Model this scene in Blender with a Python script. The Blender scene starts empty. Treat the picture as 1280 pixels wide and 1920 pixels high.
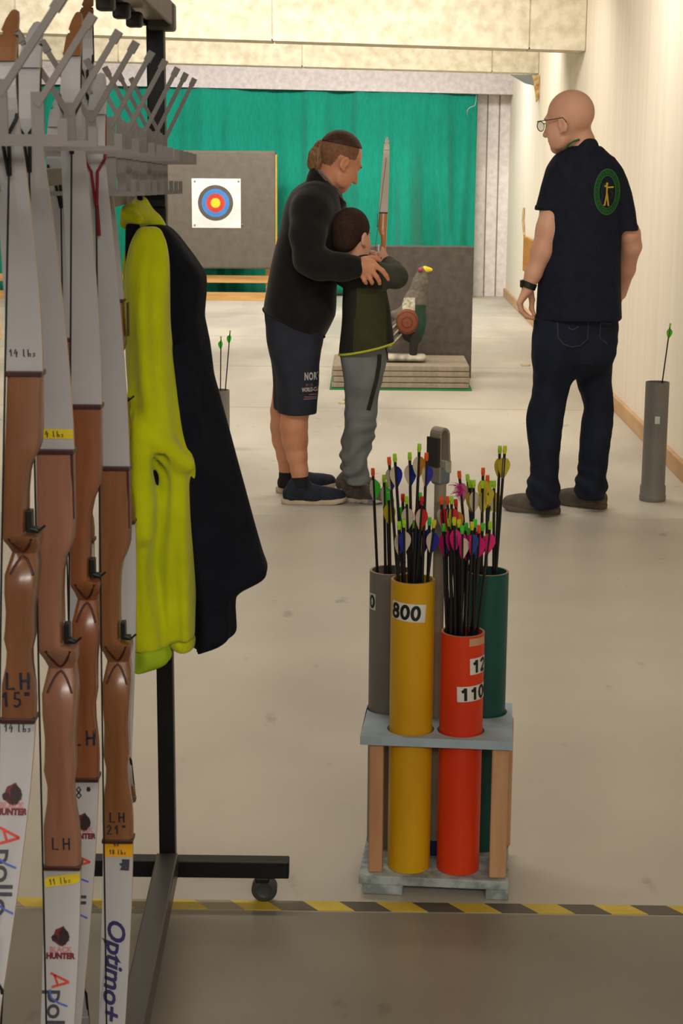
import bpy, bmesh, math, random
import numpy as np
from mathutils import Vector, Matrix
from mathutils.bvhtree import BVHTree
SC = bpy.context.scene
COL = SC.collection
random.seed(7)
V = lambda *a: np.array(a, dtype=float)

# ---------------------------------------------------------------- camera
FPX, VPX, VPY, CAMH, ROLL = 3200.0, 688.0, 290.0, 1.54, math.radians(0.4)
_y = V(VPX - 640, 960 - VPY, -FPX); _y /= np.linalg.norm(_y)
_sr, _cr = math.sin(ROLL), math.cos(ROLL)
_z = V(_sr, _cr, (_y[0]*_sr + _y[1]*_cr)/(-_y[2])); _z /= np.linalg.norm(_z)
_x = np.cross(_y, _z)
CM = np.stack([_x, _y, _z], 1)
CC = V(0, 0, CAMH)
cam = bpy.data.cameras.new('camera'); camo = bpy.data.objects.new('camera', cam); COL.objects.link(camo)
R = CM.T
camo.matrix_world = Matrix([[R[i][j] for j in range(3)] + [CC[i]] for i in range(3)] + [[0, 0, 0, 1]])
cam.sensor_fit = 'VERTICAL'; cam.sensor_height = 36; cam.lens = FPX/1920*36
cam.clip_start = 0.05; cam.clip_end = 200
cam.dof.use_dof = True; cam.dof.focus_distance = 5.4; cam.dof.aperture_fstop = 26
SC.camera = camo
# ---------------------------------------------------------------- exposure, world, lights
SC.view_settings.view_transform = 'Standard'; SC.view_settings.look = 'None'
SC.view_settings.gamma = 1.0; SC.view_settings.use_curve_mapping = False
SC.view_settings.exposure = 0.0
W = bpy.data.worlds.new('world'); SC.world = W; W.use_nodes = True
W.node_tree.nodes['Background'].inputs[0].default_value = (1.0, 0.93, 0.85, 1)
W.node_tree.nodes['Background'].inputs[1].default_value = 0.16
def area(name, loc, sx, sy, power, col=(1, .9, .74), rot=(0, 0, 0)):
    l = bpy.data.lights.new(name, 'AREA'); l.shape = 'RECTANGLE'; l.size = sx; l.size_y = sy
    l.energy = power; l.color = col
    o = bpy.data.objects.new(name, l); o.location = loc; o.rotation_euler = rot; COL.objects.link(o); return o
LIGHTS = [
    ('ceiling_light', (0.4, -1.6, 2.6), 2.6, .5, 80, (1, .93, .85), (math.radians(60), 0, 0)),  # name, (x,y,z), sx, sy, W, colour, rotation
    ('ceiling_light', (-1.6, 1.0, 2.75), 1.4, .25, 12, (1, .92, .83)),
    ('ceiling_light', (-0.6, 5.0, 2.80), 3.0, .30, 50, (1, .93, .85), (math.radians(12), 0, 0)),
    ('ceiling_light', (-0.6, 8.8, 2.80), 3.6, .30, 80, (1, .93, .85), (math.radians(35), 0, 0)),
    ('ceiling_light', (-0.8, 11.6, 2.80), 3.6, .30, 60, (1, .93, .85), (math.radians(25), 0, 0)),
    ('ceiling_light', (-0.8, 14.4, 2.75), 4.0, .30, 85, (1, .94, .86), (math.radians(40), 0, 0)),
    ('ceiling_light', (-0.9, 17.0, 2.75), 4.6, .30, 95, (1, .96, .95), (math.radians(28), 0, 0)),
]
for a in LIGHTS: area(*a)

def proj(p):
    q = CM @ (V(*p) - CC); return 640 + FPX*q[0]/-q[2], 960 - FPX*q[1]/-q[2]
def ray(px, py): return CM.T @ V(px - 640, 960 - py, -FPX)
def onY(px, py, Y): d = ray(px, py); return CC + d*(Y/d[1])
def onZ(px, py, Z): d = ray(px, py); return CC + d*((Z - CAMH)/d[2])
def onX(px, py, X): d = ray(px, py); return CC + d*(X/d[0])
def scl(p): q = CM @ (V(*p) - CC); return FPX/-q[2]

# ---------------------------------------------------------------- materials
def lin(c):
    r = []
    for v in c[:3]:
        v = v/255.0
        r.append(v/12.92 if v <= .04045 else ((v + .055)/1.055)**2.4)
    return (r[0], r[1], r[2], 1)
_mats = {}
def mat(name, rgb, rough=.6, spec=.4, rgb2=None, scale=8., stretch=(1, 1, 1), detail=4., bump=0., bscale=None,
        metal=0., lo=.35, hi=.65, sheen=0., coat=0., trans=0.):
    if name in _mats: return _mats[name]
    m = bpy.data.materials.new(name); m.use_nodes = True; _mats[name] = m
    nt = m.node_tree; N = nt.nodes; L = nt.links; b = N['Principled BSDF']
    b.inputs['Base Color'].default_value = lin(rgb); b.inputs['Roughness'].default_value = rough
    b.inputs['Specular IOR Level'].default_value = spec; b.inputs['Metallic'].default_value = metal
    if sheen: b.inputs['Sheen Weight'].default_value = sheen
    if coat: b.inputs['Coat Weight'].default_value = coat; b.inputs['Coat Roughness'].default_value = .15
    if trans: b.inputs['Transmission Weight'].default_value = trans
    tc = N.new('ShaderNodeTexCoord'); mp = N.new('ShaderNodeMapping'); mp.inputs['Scale'].default_value = stretch
    L.new(tc.outputs['Object'], mp.inputs['Vector'])
    if rgb2 is None: rgb2 = tuple(v*.9 for v in rgb)
    nz = N.new('ShaderNodeTexNoise'); nz.inputs['Scale'].default_value = scale; nz.inputs['Detail'].default_value = detail
    rp = N.new('ShaderNodeValToRGB'); rp.color_ramp.elements[0].position = lo; rp.color_ramp.elements[1].position = hi
    rp.color_ramp.elements[0].color = lin(rgb2); rp.color_ramp.elements[1].color = lin(rgb)
    L.new(mp.outputs[0], nz.inputs['Vector']); L.new(nz.outputs['Fac'], rp.inputs['Fac']); L.new(rp.outputs[0], b.inputs['Base Color'])
    if bump:
        n2 = N.new('ShaderNodeTexNoise'); n2.inputs['Scale'].default_value = bscale or scale*4; n2.inputs['Detail'].default_value = 3
        bp = N.new('ShaderNodeBump'); bp.inputs['Strength'].default_value = bump; bp.inputs['Distance'].default_value = .01
        L.new(mp.outputs[0], n2.inputs['Vector']); L.new(n2.outputs['Fac'], bp.inputs['Height']); L.new(bp.outputs[0], b.inputs['Normal'])
    return m

# ---------------------------------------------------------------- object helpers
def tag(o, label=None, cat=None, group=None, kind=None):
    if label: o['label'] = label
    if cat: o['category'] = cat
    if group: o['group'] = group
    if kind: o['kind'] = kind
    return o
def thing(name, label, cat, loc=(0, 0, 0), group=None):
    o = bpy.data.objects.new(name, None); o.empty_display_size = .05; COL.objects.link(o); o.location = loc
    return tag(o, label, cat, group)
def mesh_obj(name, verts, faces, mats, parent=None, smooth=False, fmat=None, origin=None):
    """verts in world coordinates; the object's origin goes to the parent's location (or to origin)"""
    v = np.asarray(verts, dtype=float).reshape(-1, 3)
    if parent is not None:
        w = V(0, 0, 0); p = parent
        while p is not None: w = w + V(*p.location); p = p.parent
    else:
        w = V(*origin) if origin is not None else V(v[:, 0].mean(), v[:, 1].mean(), v[:, 2].min())
    me = bpy.data.meshes.new(name)
    me.from_pydata((v - w).tolist(), [], [list(f) for f in faces]); me.update()
    o = bpy.data.objects.new(name, me); COL.objects.link(o)
    if parent is not None: o.parent = parent
    else: o.location = w
    for m in (mats if isinstance(mats, (list, tuple)) else [mats]): me.materials.append(m)
    if smooth: me.polygons.foreach_set('use_smooth', [True]*len(me.polygons))
    if fmat is not None: me.polygons.foreach_set('material_index', list(fmat))
    me.update()
    return o

def rotz(a): c, s = math.cos(a), math.sin(a); return np.array([[c, -s, 0], [s, c, 0], [0, 0, 1.]])
def frame(d, up=(0, 0, 1)):
    d = V(*d)/np.linalg.norm(d); u = V(*up)
    if abs(np.dot(d, u)/np.linalg.norm(u)) > .97: u = V(0, 1, 0) if abs(d[1]) < .9 else V(1, 0, 0)
    a = np.cross(u, d); a /= np.linalg.norm(a); b = np.cross(d, a); return a, b, d

class MB:
    def __init__(s): s.v = []; s.f = []
    def add(s, vs, fs):
        n = len(s.v); s.v += [tuple(p) for p in vs]; s.f += [tuple(i + n for i in f) for f in fs]; return s
    def box(s, c, size, rot=None, bev=0.0):
        c = V(*c); h = V(*size)/2; rot = np.eye(3) if rot is None else rot
        if bev <= 0:
            P = [c + rot @ (h*V(x, y, z)) for z in (-1, 1) for y in (-1, 1) for x in (-1, 1)]
            return s.add(P, [(0, 2, 3, 1), (4, 5, 7, 6), (0, 1, 5, 4), (2, 6, 7, 3), (0, 4, 6, 2), (1, 3, 7, 5)])
        bm = bmesh.new(); bmesh.ops.create_cube(bm, size=1)
        for v in bm.verts: v.co = Vector((v.co.x*size[0], v.co.y*size[1], v.co.z*size[2]))
        bmesh.ops.bevel(bm, geom=bm.edges[:], offset=min(bev, min(size)*.45), segments=2, affect='EDGES', profile=.5)
        bm.verts.index_update()
        vs = [c + rot @ V(*v.co) for v in bm.verts]; fs = [[v.index for v in f.verts] for f in bm.faces]; bm.free()
        return s.add(vs, fs)
    def tube(s, path, r, n=10, cap=True, ry=None, up=(0, 0, 1)):
        path = [V(*p) for p in path]; m = len(path)
        rs = r if hasattr(r, '__len__') else [r]*m
        rys = rs if ry is None else (ry if hasattr(ry, '__len__') else [ry]*m)
        vs = []; a0 = None
        for i, p in enumerate(path):
            d = path[min(i+1, m-1)] - path[max(i-1, 0)]
            d = d/np.linalg.norm(d)
            if a0 is None: a, b, _ = frame(d, up)
            else:
                a = a0 - d*np.dot(a0, d); a /= np.linalg.norm(a); b = np.cross(d, a)
            a0 = a
            for k in range(n):
                t = 2*math.pi*k/n
                vs.append(p + a*rs[i]*math.cos(t) + b*rys[i]*math.sin(t))
        fs = [(i*n+k, i*n+(k+1) % n, (i+1)*n+(k+1) % n, (i+1)*n+k) for i in range(m-1) for k in range(n)]
        if cap: fs += [tuple(range(n-1, -1, -1)), tuple(range((m-1)*n, m*n))]
        return s.add(vs, fs)
    def rings(s, rings, cap=True, closed=False):
        n = len(rings[0]); m = len(rings); vs = [p for r in rings for p in r]
        fs = [(i*n+k, i*n+(k+1) % n, ((i+1) % m)*n+(k+1) % n, ((i+1) % m)*n+k) for i in range(m if closed else m-1) for k in range(n)]
        if cap and not closed: fs += [tuple(range(n-1, -1, -1)), tuple(range((m-1)*n, m*n))]
        return s.add(vs, fs)
    def lathe(s, c, prof, n=32, closed=True):
        """prof: list of (r,z); vertical axis through c"""
        c = V(*c); rings = [[c + V(r*math.cos(2*math.pi*k/n), r*math.sin(2*math.pi*k/n), z) for k in range(n)] for r, z in prof]
        return s.rings(rings, cap=False, closed=closed)
    def prism(s, poly, d, o=(0, 0, 0), ax=(1, 0, 0), ay=(0, 0, 1)):
        """poly in the plane (ax, ay) at o, extruded by vector d"""
        o = V(*o); ax = V(*ax); ay = V(*ay); d = V(*d); n = len(poly)
        A = [o + ax*x + ay*y for x, y in poly]; B = [p + d for p in A]
        fs = [tuple(range(n)), tuple(range(2*n-1, n-1, -1))] + [(i, n+i, n+(i+1) % n, (i+1) % n) for i in range(n)]
        return s.add(A + B, fs)
    def ell(s, c, r, rot=None, nu=16, nv=10):
        c = V(*c); r = V(*r); rot = np.eye(3) if rot is None else rot; vs = []; fs = []
        for j in range(1, nv):
            t = math.pi*j/nv
            for k in range(nu):
                p = 2*math.pi*k/nu; vs.append(c + rot @ (r*V(math.sin(t)*math.cos(p), math.sin(t)*math.sin(p), math.cos(t))))
        vs.append(c + rot @ V(0, 0, r[2])); vs.append(c - rot @ V(0, 0, r[2])); T = len(vs)-2
        for j in range(nv-2):
            for k in range(nu): fs.append((j*nu+k, (j+1)*nu+k, (j+1)*nu+(k+1) % nu, j*nu+(k+1) % nu))
        for k in range(nu):
            fs.append((T, k, (k+1) % nu)); fs.append((T+1, (nv-2)*nu+(k+1) % nu, (nv-2)*nu+k))
        return s.add(vs, fs)
    def build(s, name, m, parent=None, smooth=False, origin=None):
        o = mesh_obj(name, s.v, s.f, m, parent, smooth, origin=origin)
        bm = bmesh.new(); bm.from_mesh(o.data); bmesh.ops.recalc_face_normals(bm, faces=bm.faces[:]); bm.to_mesh(o.data); bm.free()
        if smooth:
            o.data.set_sharp_from_angle(angle=math.radians(40))
        return o

def text_mesh(s, size=1.0, shear=0.0, align='CENTER', bold=0.0, spacing=1.0):
    cu = bpy.data.curves.new('t', 'FONT'); cu.body = s; cu.size = size; cu.shear = shear; cu.align_x = align; cu.align_y = 'CENTER'
    cu.offset = bold; cu.space_character = spacing; cu.resolution_u = 3
    ob = bpy.data.objects.new('t', cu); COL.objects.link(ob)
    dg = bpy.context.evaluated_depsgraph_get(); dg.update()
    me = bpy.data.meshes.new_from_object(ob.evaluated_get(dg))
    v = np.array([tuple(p.co) for p in me.vertices]).reshape(-1, 3)[:, :2]; f = [tuple(p.vertices) for p in me.polygons]
    bpy.data.objects.remove(ob); bpy.data.curves.remove(cu); bpy.data.meshes.remove(me)
    return v, f
def strokes_mesh(strokes, w):
    """polylines -> flat ribbons (2D verts, faces)"""
    vs = []; fs = []
    for st in strokes:
        P = [V(*p) for p in st]; n0 = len(vs)
        for i, p in enumerate(P):
            d = P[min(i+1, len(P)-1)] - P[max(i-1, 0)]; d = d/(np.linalg.norm(d) + 1e-9); nrm = V(-d[1], d[0])*w/2
            vs += [p + nrm, p - nrm]
        for i in range(len(P)-1): fs.append((n0+2*i, n0+2*i+1, n0+2*i+3, n0+2*i+2))
    return np.array(vs), fs

# ---------------------------------------------------------------- signed-distance modelling (organic shapes)
class SDF:
    def __init__(s, h): s.h = h; s.prims = []
    def _p(s, fn, lo, hi, k, op, m=0): s.prims.append((fn, V(*lo), V(*hi), k, op)); return s
    def cone(s, a, b, r1, r2=None, k=.012, op='u', flat=None):
        """tapered capsule; flat=(axis vector, factor) squashes it along an axis"""
        a = V(*a); b = V(*b); r2 = r1 if r2 is None else r2; rm = max(r1, r2)
        ba = b - a; L2 = float(ba @ ba) + 1e-12
        if flat is not None: fa = V(*flat[0])/np.linalg.norm(flat[0]); ff = flat[1]
        def fn(X, Y, Z):
            x, y, z = X - a[0], Y - a[1], Z - a[2]
            t = np.clip((x*ba[0] + y*ba[1] + z*ba[2])/L2, 0, 1)
            x = x - t*ba[0]; y = y - t*ba[1]; z = z - t*ba[2]
            r = r1 + (r2 - r1)*t
            if flat is None: return np.sqrt(x*x + y*y + z*z) - r
            q = x*fa[0] + y*fa[1] + z*fa[2]; e = q*(1/ff - 1)
            return (np.sqrt((x + e*fa[0])**2 + (y + e*fa[1])**2 + (z + e*fa[2])**2) - r)*min(1, ff*1.2)
        mm = rm*max(1, flat[1] if flat else 1)
        return s._p(fn, np.minimum(a, b) - mm, np.maximum(a, b) + mm, k, op)
    def ell(s, c, r, rot=None, k=.012, op='u'):
        c = V(*c); r = V(*r); rot = np.eye(3) if rot is None else rot; ir = rot.T
        def fn(X, Y, Z):
            x, y, z = X - c[0], Y - c[1], Z - c[2]
            u = [(ir[i, 0]*x + ir[i, 1]*y + ir[i, 2]*z) for i in range(3)]
            k0 = np.sqrt((u[0]/r[0])**2 + (u[1]/r[1])**2 + (u[2]/r[2])**2)
            k1 = np.sqrt((u[0]/r[0]**2)**2 + (u[1]/r[1]**2)**2 + (u[2]/r[2]**2)**2) + 1e-9
            return k0*(k0 - 1)/k1
        e = np.sqrt(((rot*r)**2).sum(1))
        return s._p(fn, c - e, c + e, k, op)
    def tower(s, rows, k=.012, op='u', n=2.0, smooth=.012, fold=None, cap=.01):
        """rows (z,cx,cy,rx,ry), any order; elliptic sections stacked along z. fold(X,Y,Z,theta)->offset"""
        rows = sorted([tuple(r) for r in rows]); A = np.array(rows); z0, z1 = A[0, 0], A[-1, 0]
        zz = np.linspace(z0, z1, 400); P = np.stack([np.interp(zz, A[:, 0], A[:, i]) for i in range(1, 5)], 1)
        w = max(1, int(smooth/((z1 - z0)/400)))
        if w > 1:
            ker = np.hanning(2*w + 3); ker /= ker.sum(); pad = np.pad(P, ((w+1, w+1), (0, 0)), mode='reflect', reflect_type='odd')
            P = np.stack([np.convolve(pad[:, i], ker, 'valid') for i in range(4)], 1)
        def fn(X, Y, Z):
            zv = Z[0, 0, :]; c = [np.interp(zv, zz, P[:, i])[None, None, :] for i in range(4)]
            dx = (X - c[0])/c[2]; dy = (Y - c[1])/c[3]
            q = np.sqrt(dx*dx + dy*dy) if n == 2 else (np.abs(dx)**n + np.abs(dy)**n)**(1/n)
            d = (q - 1)*np.minimum(c[2], c[3])
            if fold is not None: d = d - fold(X, Y, Z, np.arctan2(dy, dx))
            e = np.maximum(Z - z1, z0 - Z)
            hh = np.maximum(cap - np.abs(d - e), 0)/cap
            return np.maximum(d, e) + hh*hh*cap*.25
        rx = A[:, 3].max() + .03; ry = A[:, 4].max() + .03
        return s._p(fn, (A[:, 1].min() - rx, A[:, 2].min() - ry, z0), (A[:, 1].max() + rx, A[:, 2].max() + ry, z1), k, op)
    def mesh(s, post=None, iters=1):
        h = s.h; U = [p for p in s.prims if p[4] == 'u']
        lo = np.min([p[1] for p in U], 0) - 4*h; hi = np.max([p[2] for p in U], 0) + 4*h
        n = np.ceil((hi - lo)/h).astype(int) + 1
        G = np.full(n, .06, dtype=np.float32); ax = [lo[i] + h*np.arange(n[i]) for i in range(3)]
        for fn, a, b, k, op in s.prims:
            m = k + 3*h
            i0 = np.maximum(np.floor((a - m - lo)/h).astype(int), 0); i1 = np.minimum(np.ceil((b + m - lo)/h).astype(int) + 1, n)
            if (i1 <= i0).any(): continue
            sl = tuple(slice(i0[i], i1[i]) for i in range(3))
            X = ax[0][sl[0]][:, None, None]; Y = ax[1][sl[1]][None, :, None]; Z = ax[2][sl[2]][None, None, :]
            d = fn(X, Y, Z); g = G[sl]; d = np.broadcast_to(d, g.shape)
            if op == 'u':
                e = np.maximum(k - np.abs(g - d), 0)/k; G[sl] = np.minimum(g, d) - e*e*k*.25
            elif op == 's':
                e = np.maximum(k - np.abs(g + d), 0)/k; G[sl] = np.maximum(g, -d) + e*e*k*.25
            elif op == 'i':   # intersect (local)
                e = np.maximum(k - np.abs(g - d), 0)/k; G[sl] = np.maximum(g, d) + e*e*k*.25
        if post is not None:
            X = ax[0][:, None, None]; Y = ax[1][None, :, None]; Z = ax[2][None, None, :]
            G = post(G, X, Y, Z)
        return surface_nets(G, lo, h, iters)
def surface_nets(G, lo, h, iters=1):
    I = G < 0; nx, ny, nz = G.shape
    cnt = np.zeros((nx-1, ny-1, nz-1), np.int8)
    for a in (0, 1):
        for b in (0, 1):
            for c in (0, 1): cnt += I[a:nx-1+a, b:ny-1+b, c:nz-1+c]
    act = (cnt > 0) & (cnt < 8); ii, jj, kk = np.nonzero(act); ids = np.full(act.shape, -1, np.int64); ids[ii, jj, kk] = np.arange(len(ii))
    acc = np.zeros((len(ii), 3)); num = np.zeros(len(ii))
    for axis in range(3):
        o1, o2 = [x for x in range(3) if x != axis]
        for p in (0, 1):
            for q in (0, 1):
                da = [0, 0, 0]; da[o1] = p; da[o2] = q; db = list(da); db[axis] = 1
                ga = G[ii+da[0], jj+da[1], kk+da[2]]; gb = G[ii+db[0], jj+db[1], kk+db[2]]
                m = (ga < 0) != (gb < 0); t = np.where(m, ga/np.where(m, ga - gb, 1), 0)
                for x in range(3): acc[:, x] += m*((da[x] + t) if x == axis else da[x])
                num += m
    P = (acc/num[:, None] + np.stack([ii, jj, kk], 1))*h + lo
    F = []
    for axis in range(3):
        o1, o2 = (axis+1) % 3, (axis+2) % 3
        s0 = [slice(1, -1)]*3; s0[axis] = slice(0, G.shape[axis]-1); s1 = list(s0); s1[axis] = slice(1, G.shape[axis])
        A = I[tuple(s0)]; B = I[tuple(s1)]; x = np.nonzero(A != B); sg = A[x]
        base = np.stack(x, 1); off = np.array([1, 1, 1]); off[axis] = 0; base = base + off
        def cid(d1, d2):
            q = base.copy(); q[:, o1] -= d1; q[:, o2] -= d2; return ids[q[:, 0], q[:, 1], q[:, 2]]
        a, b, c, d = cid(1, 1), cid(0, 1), cid(0, 0), cid(1, 0)
        quad = np.stack([a, b, c, d], 1); quad[~sg] = quad[~sg][:, ::-1]; F.append(quad)
    F = np.concatenate(F); F = F[(F >= 0).all(1)]
    for _ in range(iters):
        S = np.zeros_like(P); n = np.zeros(len(P))
        for a, b in ((0, 1), (1, 2), (2, 3), (3, 0)):
            np.add.at(S, F[:, a], P[F[:, b]]); np.add.at(n, F[:, a], 1); np.add.at(S, F[:, b], P[F[:, a]]); np.add.at(n, F[:, b], 1)
        P = P*.5 + .5*S/np.maximum(n, 1)[:, None]
    return P, F
def sdf_obj(name, sd, mats, parent=None, post=None, matfn=None, iters=1, origin=None):
    P, F = sd.mesh(post, iters)
    fm = None
    if matfn is not None: fm = matfn(P[F].mean(1)).astype(int)
    v = P
    w = V(0, 0, 0)
    if parent is not None:
        p = parent
        while p is not None: w = w + V(*p.location); p = p.parent
    elif origin is not None: w = V(*origin)
    me = bpy.data.meshes.new(name); nf = len(F)
    me.vertices.add(len(v)); me.vertices.foreach_set('co', (v - w).astype(np.float32).ravel())
    me.loops.add(nf*4); me.loops.foreach_set('vertex_index', F.astype(np.int32).ravel())
    me.polygons.add(nf); me.polygons.foreach_set('loop_start', np.arange(0, nf*4, 4, dtype=np.int32))
    me.polygons.foreach_set('use_smooth', np.ones(nf, bool))
    for m in (mats if isinstance(mats, (list, tuple)) else [mats]): me.materials.append(m)
    if fm is not None: me.polygons.foreach_set('material_index', fm.astype(np.int32))
    me.update(calc_edges=True); me.validate()
    o = bpy.data.objects.new(name, me); COL.objects.link(o)
    if parent is not None: o.parent = parent
    else: o.location = w

    return o, (P, F)
def bvh_of(PF): return BVHTree.FromPolygons([tuple(p) for p in PF[0]], [tuple(int(i) for i in f) for f in PF[1]])
def drape(v2, f2, bvh, o, ax, ay, d, off=.001, sub=.006):
    """lay a flat 2D drawing on a surface: rays from o + ax*u + ay*v along d"""
    bm = bmesh.new(); vs = [bm.verts.new((p[0], p[1], 0)) for p in v2]
    for f in f2:
        try: bm.faces.new([vs[i] for i in f])
        except ValueError: pass
    bmesh.ops.triangulate(bm, faces=bm.faces[:])
    for _ in range(4):
        es = [e for e in bm.edges if e.calc_length() > sub]
        if not es: break
        bmesh.ops.subdivide_edges(bm, edges=es, cuts=1); bmesh.ops.triangulate(bm, faces=[f for f in bm.faces if len(f.verts) > 3])
    o = V(*o); ax = V(*ax); ay = V(*ay); dn = V(*d)/np.linalg.norm(d); out = []
    bm.verts.index_update()
    for v in bm.verts:
        s0 = o + ax*v.co.x + ay*v.co.y; hit = bvh.ray_cast(Vector(s0), Vector(dn))
        p = V(*hit[0]) - dn*off if hit[0] is not None else s0 + dn*1e-3
        out.append((p, hit[0] is not None))
    fs = [[v.index for v in f.verts] for f in bm.faces if all(out[v.index][1] for v in f.verts)]; bm.free()
    return [p for p, _ in out], fs
# ================================================================ the setting
XW, YB = 1.56, 19.2
def floor_mat():
    m = bpy.data.materials.new('floor_concrete'); m.use_nodes = True; nt = m.node_tree; N = nt.nodes; L = nt.links; b = N['Principled BSDF']
    tc = N.new('ShaderNodeTexCoord'); sep = N.new('ShaderNodeSeparateXYZ'); L.new(tc.outputs['Object'], sep.inputs[0])
    def noise(scale, det, sx=1, sy=1):
        mp = N.new('ShaderNodeMapping'); mp.inputs['Scale'].default_value = (sx, sy, 1); L.new(tc.outputs['Object'], mp.inputs[0])
        n = N.new('ShaderNodeTexNoise'); n.inputs['Scale'].default_value = scale; n.inputs['Detail'].default_value = det; L.new(mp.outputs[0], n.inputs['Vector']); return n
    def ramp(src, p0, c0, p1, c1):
        r = N.new('ShaderNodeValToRGB'); e = r.color_ramp.elements; e[0].position = p0; e[0].color = lin(c0); e[1].position = p1; e[1].color = lin(c1); L.new(src, r.inputs[0]); return r
    def step(src, at, w=.004):
        r = N.new('ShaderNodeMapRange'); r.inputs['From Min'].default_value = at - w; r.inputs['From Max'].default_value = at + w; L.new(src, r.inputs['Value']); return r
    def mix(f, a, b_):
        x = N.new('ShaderNodeMix'); x.data_type = 'RGBA'; L.new(f, x.inputs[0]); L.new(a, x.inputs[6]); L.new(b_, x.inputs[7]); return x.outputs[2]
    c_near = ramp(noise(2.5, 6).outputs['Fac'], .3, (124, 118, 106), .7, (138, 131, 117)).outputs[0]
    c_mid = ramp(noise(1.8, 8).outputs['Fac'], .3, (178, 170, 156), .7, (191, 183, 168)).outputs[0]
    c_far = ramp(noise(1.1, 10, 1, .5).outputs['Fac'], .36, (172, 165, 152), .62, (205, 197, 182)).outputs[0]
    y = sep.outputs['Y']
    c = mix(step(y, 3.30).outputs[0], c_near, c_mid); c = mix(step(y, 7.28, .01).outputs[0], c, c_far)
    # dark flecks and slab joints on the range floor
    fl = ramp(noise(9, 5, 1, .6).outputs['Fac'], .66, (255, 255, 255), .74, (190, 184, 172)).outputs[0]
    mu = N.new('ShaderNodeMix'); mu.data_type = 'RGBA'; mu.blend_type = 'MULTIPLY'; mu.inputs[0].default_value = .6; L.new(c, mu.inputs[6]); L.new(fl, mu.inputs[7]); c = mu.outputs[2]
    jm = N.new('ShaderNodeMath'); jm.operation = 'PINGPONG'; jm.inputs[1].default_value = 1.05; L.new(y, jm.inputs[0])
    jl = N.new('ShaderNodeMath'); jl.operation = 'LESS_THAN'; jl.inputs[1].default_value = .012; L.new(jm.outputs[0], jl.inputs[0])
    jf = N.new('ShaderNodeMath'); jf.operation = 'MULTIPLY'; L.new(jl.outputs[0], jf.inputs[0]); L.new(step(y, 9.0).outputs[0], jf.inputs[1])
    dk = N.new('ShaderNodeRGB'); dk.outputs[0].default_value = lin((165, 152, 130))
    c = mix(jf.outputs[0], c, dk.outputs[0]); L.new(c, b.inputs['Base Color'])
    rr = N.new('ShaderNodeMapRange'); rr.inputs['From Min'].default_value = 3.28; rr.inputs['From Max'].default_value = 7.4
    rr.inputs['To Min'].default_value = .30; rr.inputs['To Max'].default_value = .50; L.new(y, rr.inputs['Value']); L.new(rr.outputs[0], b.inputs['Roughness'])
    b.inputs['Specular IOR Level'].default_value = .5
    n = noise(60, 3); bp = N.new('ShaderNodeBump'); bp.inputs['Strength'].default_value = .06; bp.inputs['Distance'].default_value = .004
    L.new(n.outputs['Fac'], bp.inputs['Height']); L.new(bp.outputs[0], b.inputs['Normal'])
    return m
def struct(name, c, size, m, bev=0, rot=None):
    return tag(MB().box(c, size, rot, bev).build(name, m, origin=(0, 0, 0)), kind='structure')
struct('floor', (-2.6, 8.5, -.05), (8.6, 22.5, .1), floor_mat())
M_wall = mat('cream_painted_wall', (241, 232, 215), .8, .2, (232, 221, 200), 2.0, (1, 7, .15), 6, lo=.25, hi=.7)
M_back = mat('grey_insulation_panel', (238, 230, 224), .85, .2, (220, 211, 204), 16, (1, 1, 1), 6)
M_beam = mat('cream_mineral_board', (216, 208, 186), .9, .15, (190, 180, 154), 13, (1, 1, 1), 7, lo=.3, hi=.62, bump=.25, bscale=60)
M_plain = mat('plain_plaster', (205, 198, 182), .9, .15)
struct('wall_right', (XW + .06, 8.5, 1.45), (.12, 22.5, 3.1), M_wall)
struct('wall_left', (-6.9, 8.5, 1.45), (.12, 22.5, 3.1), M_plain)
struct('wall_back', (-2.6, YB + .06, 1.45), (8.6, .12, 3.1), M_back)
struct('ceiling', (-2.6, 8.5, 2.95), (8.6, 22.5, .1), M_plain)
# upright joints between the back wall panels
b = MB()
for px in (912, 934):
    q = onY(px, 300, YB); b.box((q[0], YB - .004, 1.1), (.012, .008, 2.2))
tag(b.build('trim_1', mat('panel_joint', (150, 142, 130), .9), origin=(0, 0, 0)), kind='structure')
tag(MB().box((XW - .012, 8.5, .045), (.024, 22.4, .09), None, .004).build('baseboard_right', mat('tan_baseboard', (206, 170, 128), .7, .3, (190, 152, 112), 6, (1, .5, 1)), origin=(0, 0, 0)), kind='structure')
# beams across the range (their lower edges drop a little towards the right wall)
def beam(name, pxr, pyr, pxl, pyl, dep, top, joints):
    q = onX(pxr, pyr, XW); Y = q[1]; l = onY(pxl, pyl, Y)
    k = (l[2] - q[2])/(l[0] - q[0]); xl = -6.8; zl = q[2] + k*(xl - q[0])
    b = MB(); js = [xl] + sorted(onY(j, pyr, Y)[0] for j in joints) + [XW]
    for a, c in zip(js[:-1], js[1:]):
        g = .006
        za, zc = q[2] + k*(a - q[0]), q[2] + k*(c - q[0])
        b.prism([(a + g, za), (c - g, zc), (c - g, top), (a + g, top)], (0, dep, 0), (0, Y, 0))
    b.prism([(xl, zl + .012), (XW, q[2] + .012), (XW, top), (xl, top)], (0, dep - .03, 0), (0, Y + .012, 0))
    return tag(b.build(name, M_beam, origin=(0, 0, 0)), kind='structure'), Y
_, YB1 = beam('trim_2', 1098, 95, 316, 70, .35, 2.94, (30, 510, 992))
_, YB2 = beam('trim_3', 1010, 137, 316, 118, .35, 2.94, (222, 566, 922))
YC = YB - .28
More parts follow.
